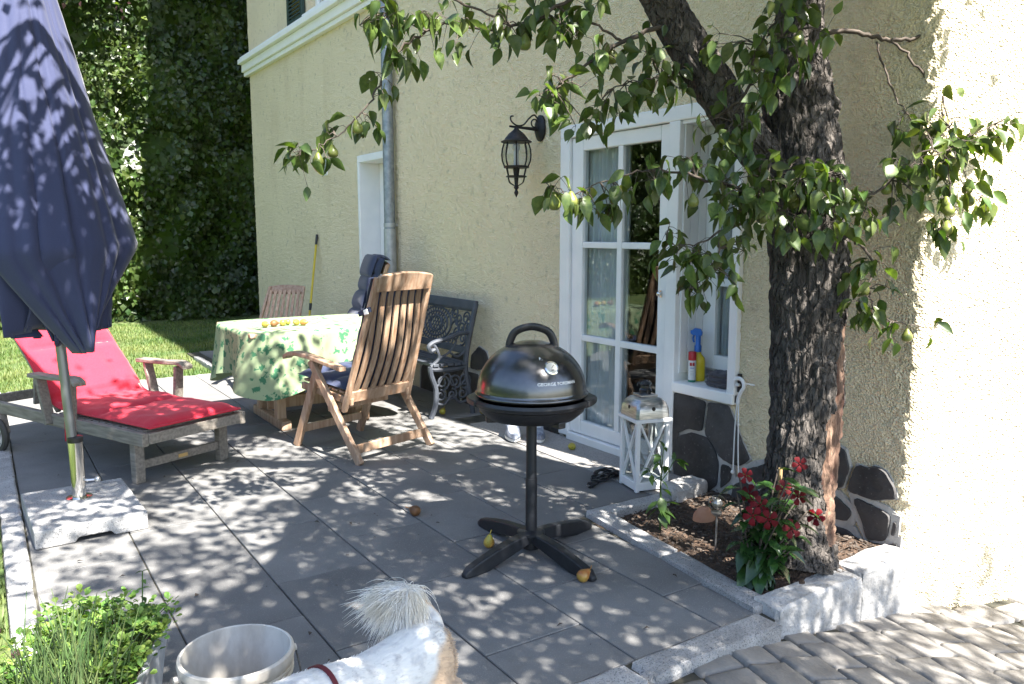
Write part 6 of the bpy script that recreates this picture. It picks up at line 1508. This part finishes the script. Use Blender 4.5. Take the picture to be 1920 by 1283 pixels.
# mint: upright stems with paired leaves
t = thing('mint', 'mint stems with paired pointed leaves rising above the parsley', 'plant', local(.04, .12, .19)); ms = MB(); MM = []
for i in range(3): vs, fs = leaf_geo(1, .5, .3, .3); MM.append(MB().add(vs, fs).mesh('leaf', 'herb_dark', 'all'))
for (x, y, lx, ly, h) in ((.07, .05, .015, .01, .235), (.0, .07, -.02, .02, .175), (.045, -.02, .01, -.02, .15), (-.06, .06, -.03, .03, .155), (-.03, -.03, -.02, .0, .15), (.10, .0, .03, -.01, .15), (.02, .02, .0, .0, .16), (-.10, .10, -.06, .02, .13)):
    a_ = rot @ Vector((x, y, 0)); e_ = a_ + Vector((lx, ly, h)); ms.tube([a_, a_.lerp(e_, .5), e_], .0019, 5)
    for k in range(7):
        f = .35 + .65 * k / 6; p_ = a_.lerp(e_, f); az = k * 1.57 + rh.uniform(-.2, .2)
        for s in (0, math.pi): inst('leaf', rh.choice(MM), t, Matrix.Translation(p_) @ (frame_to((math.cos(az + s), math.sin(az + s), -.1 + .5 * (f - .5)), rh.uniform(-.3, .3)) * rh.uniform(.022, .040) * (1.15 - .5 * f)).to_4x4())
ms.build('stems', 'herb_dark', t)
# chives
t = thing('chives', 'tall thin chives spilling over the front of the planter trough', 'plant', local(.0, -.15, .19)); mc_ = MB()
for i in range(230):
    a_ = rot @ Vector((rh.gauss(0, .055), rh.gauss(-.01, .075), 0)); d = rot @ Vector((rh.gauss(0.02, .45), rh.gauss(.10, .40), 0)); h = rh.uniform(.13, .30); bend = rh.uniform(.15, .6)
    pts = [a_ + d * (h * .5) * (f * .5 + bend * f * f) + Vector((0, 0, h * (f - .25 * bend * f * f))) for f in (0, .3, .6, .85, 1)]
    mc_.tube(pts, [.0021, .0020, .0016, .0011, .0005], 4, cap=False)
tag(mc_.build('blades', 'chive', t), kind='stuff')
for (x, y, ex, ey, ez) in ((-.07, .10, -.125, .145, .205), (-.08, .08, -.09, .11, .150), (-.09, .06, -.14, .07, .11), (-.07, .05, -.115, .06, .12)):
    a_ = rot @ Vector((x, y, 0)); e_ = Vector((ex, ey, ez)); fl_ = MB().tube([a_, a_.lerp(e_, .5) + Vector((0, 0, .02)), e_], .0015, 5).build('flower_stalk', 'herb_dark', t); m = MB()
    for k in range(40):
        g = Vector((rh.gauss(0, 1), rh.gauss(0, 1), rh.gauss(0, 1))).normalized(); m.bar(e_, e_ + g * rh.uniform(.007, .0115), .0028, .0028)
    m.build('seed_head', 'plum_leaf', t)

# dry leaves and crumbs blown over the slabs
lit = MB(); rl = random.Random(9)
for i in range(150):
    x, y = rl.uniform(.15, 3.2), rl.uniform(1.9, 6.5)
    if x > 2.35 and y < 3.1: continue
    s_ = rl.uniform(.006, .016) if rl.random() < .75 else rl.uniform(.02, .035); vs, fs = simple_leaf(1, .5, .5, .3)
    m3 = frame_to((rl.gauss(0, 1), rl.gauss(0, 1), .1), rl.uniform(-.4, .4)) * s_; lit.add([m3 @ Vector(v) + Vector((x, y, .005 + .15 * s_)) for v in vs], fs)
dl = tag(lit.build('dead_leaves', 'twig'), 'dry leaf litter scattered over the patio slabs', 'leaf litter', kind='stuff')
# ---------------------------------------------------------------- dog seen from behind: rump, back, raised plume of a tail
dog = thing('dog', 'white and tan dog with plumed tail walking out of the picture', 'dog', (.83, 1.735, 0))
DO = Vector((.83, 1.735, 0)); DA = math.atan2(-.09, -.38)      # heading
# skeleton rings: (forward distance from the hips, height of centre, half width, half height)
body = [(-.125, .292, .020, .030), (-.115, .288, .055, .062), (-.085, .282, .086, .086), (-.03, .280, .094, .094), (.05, .276, .082, .084), (.13, .268, .082, .086), (.21, .266, .094, .100), (.29, .272, .094, .104), (.36, .288, .082, .092), (.42, .315, .064, .074), (.47, .35, .055, .062), (.52, .385, .056, .060), (.57, .40, .060, .060), (.61, .39, .050, .05), (.66, .37, .030, .032), (.70, .362, .022, .022), (.715, .36, .006, .006)]
m = MB(); n = 22
for f, z, w, h in body:
    for j in range(n): a = 6.283 * j / n; m.v.append((f, w * math.cos(a), z + .034 + h * 1.05 * math.sin(a)))
for i in range(len(body) - 1):
    for j in range(n): m.f.append((i * n + j, i * n + (j + 1) % n, i * n + n + (j + 1) % n, i * n + n + j))
m.f += [tuple(range(n)), tuple((len(body) - 1) * n + j for j in range(n))]
for s in (-1, 1):
    y = s * .058
    m.tube(curve_pts([(-.045, y * .85, .27), (-.035, y * 1.12, .20), (-.005, y * 1.1, .155), (-.065, y * 1.05, .105), (-.085, y, .085), (-.070, y, .03), (-.055, y, .014)], 5), lerp_list([.078, .066, .042, .026, .022, .017, .022], 5), 14)
    m.tube(curve_pts([(-.070, y, .014), (-.03, y, .013), (-.015, y, .012)], 3), lerp_list([.018, .020, .012], 3), 12)
    yf = s * .050
    m.tube(curve_pts([(.31, yf, .25), (.30, yf * 1.15, .19), (.285, yf * 1.1, .14), (.295, yf, .08), (.298, yf, .03), (.305, yf, .014)], 5), lerp_list([.052, .040, .026, .021, .018, .022], 5), 14)
    m.tube([(.295, yf, .014), (.325, yf, .013), (.34, yf, .011)], [.018, .020, .012], 12)
    m.tube(curve_pts([(.565, s * .045, .44), (.56, s * .075, .43), (.565, s * .088, .385), (.575, s * .085, .345)], 4), lerp_list([.020, .026, .026, .010], 4), 10, flat=.5)
m.tube(curve_pts([(-.095, 0, .345), (-.112, -.02, .39), (-.09, -.05, .435), (-.06, -.075, .465)], 5), lerp_list([.028, .022, .018, .014], 5), 12)
m.tf(Matrix.Translation((.0, 0, 0)) @ Matrix.Rotation(DA, 4, 'Z'))
bo = m.build('body', None, dog, smooth='all')
rmd = bo.modifiers.new('remesh', 'REMESH'); rmd.mode = 'VOXEL'; rmd.voxel_size = .0075; rmd.use_smooth_shade = True
smd = bo.modifiers.new('smooth', 'SMOOTH'); smd.iterations = 8; smd.factor = .5
dm = bpy.data.materials.new('dog_coat'); dm.use_nodes = True; N = dm.node_tree.nodes; L = dm.node_tree.links; p = N['Principled BSDF']; p.inputs['Roughness'].default_value = .85; p.inputs['Sheen Weight'].default_value = .3
tc = N.new('ShaderNodeTexCoord'); mp = N.new('ShaderNodeMapping'); mp.vector_type = 'TEXTURE'; mp.inputs['Rotation'].default_value = (0, 0, DA); L.new(tc.outputs['Object'], mp.inputs[0])
sx_ = N.new('ShaderNodeSeparateXYZ'); L.new(mp.outputs[0], sx_.inputs[0]); nz_ = N.new('ShaderNodeTexNoise'); nz_.inputs['Scale'].default_value = 11; L.new(tc.outputs['Object'], nz_.inputs[0])
def mth(op, a, b=None):
    q = N.new('ShaderNodeMath'); q.operation = op
    for i, v in enumerate((a, b)):
        if v is None: continue
        if isinstance(v, (int, float)): q.inputs[i].default_value = v
        else: L.new(v, q.inputs[i])
    return q.outputs[0]
# tan over the haunches and beside the tail root, white saddle along the spine
ay_ = mth('ABSOLUTE', sx_.outputs['Y']); f1 = mth('SUBTRACT', ay_, .043); f2 = mth('MULTIPLY', mth('ADD', sx_.outputs['X'], .025), -.75)
k1 = mth('ADD', mth('ADD', f1, f2), mth('MULTIPLY', mth('SUBTRACT', nz_.outputs[0], .5), .09))
r1 = N.new('ShaderNodeValToRGB'); r1.color_ramp.elements[0].position = .035; r1.color_ramp.elements[1].position = .055; r1.color_ramp.elements[0].color = (.66, .65, .63, 1); r1.color_ramp.elements[1].color = (.52, .38, .26, 1); L.new(k1, r1.inputs[0])
n3 = N.new('ShaderNodeTexNoise'); n3.inputs['Scale'].default_value = 26; n3.inputs['Detail'].default_value = 6; L.new(mp.outputs[0], n3.inputs[0]); r3 = N.new('ShaderNodeValToRGB'); r3.color_ramp.elements[0].position = .52; r3.color_ramp.elements[1].position = .72; r3.color_ramp.elements[0].color = (1, 1, 1, 1); r3.color_ramp.elements[1].color = (.62, .62, .66, 1); L.new(n3.outputs[0], r3.inputs[0])
mm_ = N.new('ShaderNodeMix'); mm_.data_type = 'RGBA'; mm_.blend_type = 'MULTIPLY'; mm_.inputs[0].default_value = 1; L.new(r1.outputs[0], mm_.inputs[6]); L.new(r3.outputs[0], mm_.inputs[7]); L.new(mm_.outputs[2], p.inputs['Base Color'])
n4 = N.new('ShaderNodeTexNoise'); n4.inputs['Scale'].default_value = 90; ms4 = N.new('ShaderNodeMapping'); ms4.inputs['Scale'].default_value = (.25, 1, 1); L.new(mp.outputs[0], ms4.inputs[0]); L.new(ms4.outputs[0], n4.inputs[0]); bb = N.new('ShaderNodeBump'); bb.inputs['Strength'].default_value = .6; bb.inputs['Distance'].default_value = .006; L.new(n4.outputs[0], bb.inputs['Height']); L.new(bb.outputs[0], p.inputs['Normal'])
MATS['dog_coat'] = dm; bo.data.materials.append(dm)
pm('tail_fur', (.74, .68, .58), (.85, .84, .82), scale=14, rough=.55)
def dpt(f, y, z): c, s = math.cos(DA), math.sin(DA); return Vector((f * c - y * s, f * s + y * c, z))
rt = random.Random(77); fur = MB(); c0_ = dpt(-.06, -.07, .465)
vdir = (Vector((0, 0, 1.4)) - (DO + c0_)).normalized()
for i in range(3800):
    root = c0_ + Vector((rt.gauss(0, .007), rt.gauss(0, .007), rt.uniform(-.03, .014)))
    a = rt.uniform(0, 6.283); hd = Vector((math.cos(a), math.sin(a), 0)); left = hd.dot(Vector((-.834, .552, 0)))
    L_ = rt.uniform(.03, .078) * (1 + .5 * max(0, left)) * (1.35 if rt.random() < .08 else 1)
    up = rt.uniform(.1, 1.1); g = rt.uniform(.8, 1.5) * (1 - .45 * max(0, left)); sw = Vector((-hd.y, hd.x, 0)) * rt.gauss(0, .012); pts = []
    for k in range(7):
        f = k / 6; pts.append(root + hd * L_ * f ** .85 + Vector((0, 0, up * .055 * f - .105 * g * f * f)) + sw * f * f + Vector((-.012, .008, 0)) * f * f + Vector((math.sin(f * 7 + i), math.cos(f * 6 + i * 1.7), 0)) * .0035 * f)
    fur.tube(pts, [.0009, .0010, .0010, .0009, .0007, .0005, .0002], 3, cap=False)
tag(fur.build('tail_plume', 'tail_fur', dog, smooth='all'), kind='stuff')
fur = MB()
for s in (-1, 1):                                       # feathering behind the thighs
    for i in range(170):
        root = dpt(-.085 + rt.uniform(-.02, .03), s * rt.uniform(.02, .085), rt.uniform(.12, .27)); d = dpt(-.6, s * .15 + rt.gauss(0, .2), -1.0).normalized(); L_ = rt.uniform(.03, .065)
        fur.tube([root, root + d * L_ * .5, root + d * L_ + Vector((0, 0, -.006))], [.0014, .001, .0004], 3, cap=False)
tag(fur.build('leg_feathering', 'tail_fur', dog, smooth='all'), kind='stuff')
# short coat lying backwards over the whole trunk
coat = MB(); rt2 = random.Random(5)
for i in range(11000):
    k = rt2.uniform(1.2, len(body) - 6); b0i = int(k); fr_ = k - b0i; A_, B_ = body[b0i], body[b0i + 1]
    f, z, w, h = [A_[q] + (B_[q] - A_[q]) * fr_ for q in range(4)]; a = rt2.uniform(-.5, 3.64)
    root = dpt(f, w * math.cos(a) * .97, z + .034 + h * 1.02 * math.sin(a)); nrm = dpt(0, math.cos(a), math.sin(a)); back = dpt(-1, rt2.gauss(0, .35), rt2.gauss(-.25, .3)).normalized(); L_ = rt2.uniform(.006, .013)
    coat.tube([root - nrm * .003, root + nrm * .0015 + back * L_ * .5, root + nrm * .001 + back * L_], [.0009, .0008, .0003], 3, cap=False)
tag(coat.build('coat', 'dog_coat', dog, smooth='all'), kind='stuff')
# harness strap round the chest
m = MB(); n = 36
for j in range(n):
    a = 6.283 * j / n
    for r_, o_ in ((.99, -.007), (1.025, -.007), (1.025, .007), (.99, .007)): m.v.append(tuple(dpt(.262 + o_ * .8 - .02 * math.sin(a), .0945 * r_ * math.cos(a), .304 + .1075 * r_ * math.sin(a))))
for j in range(n):
    for q in range(4): m.f.append((j * 4 + q, j * 4 + (q + 1) % 4, ((j + 1) % n) * 4 + (q + 1) % 4, ((j + 1) % n) * 4 + q))
m.build('harness_strap', 'collar', dog, smooth=True)
MB().tube([tuple(dpt(.45, 0, .235)), tuple(dpt(.452, 0, .222))], .010, 12).build('tag', 'brass', dog)
for s in (-1, 1): MB().ball(tuple(dpt(.615, s * .030, .405)), .007, 8, 6).build('eye', 'black_plastic', dog, smooth='all')
MB().ball(tuple(dpt(.712, 0, .364)), .011, 10, 7).build('nose', 'black_plastic', dog, smooth='all')
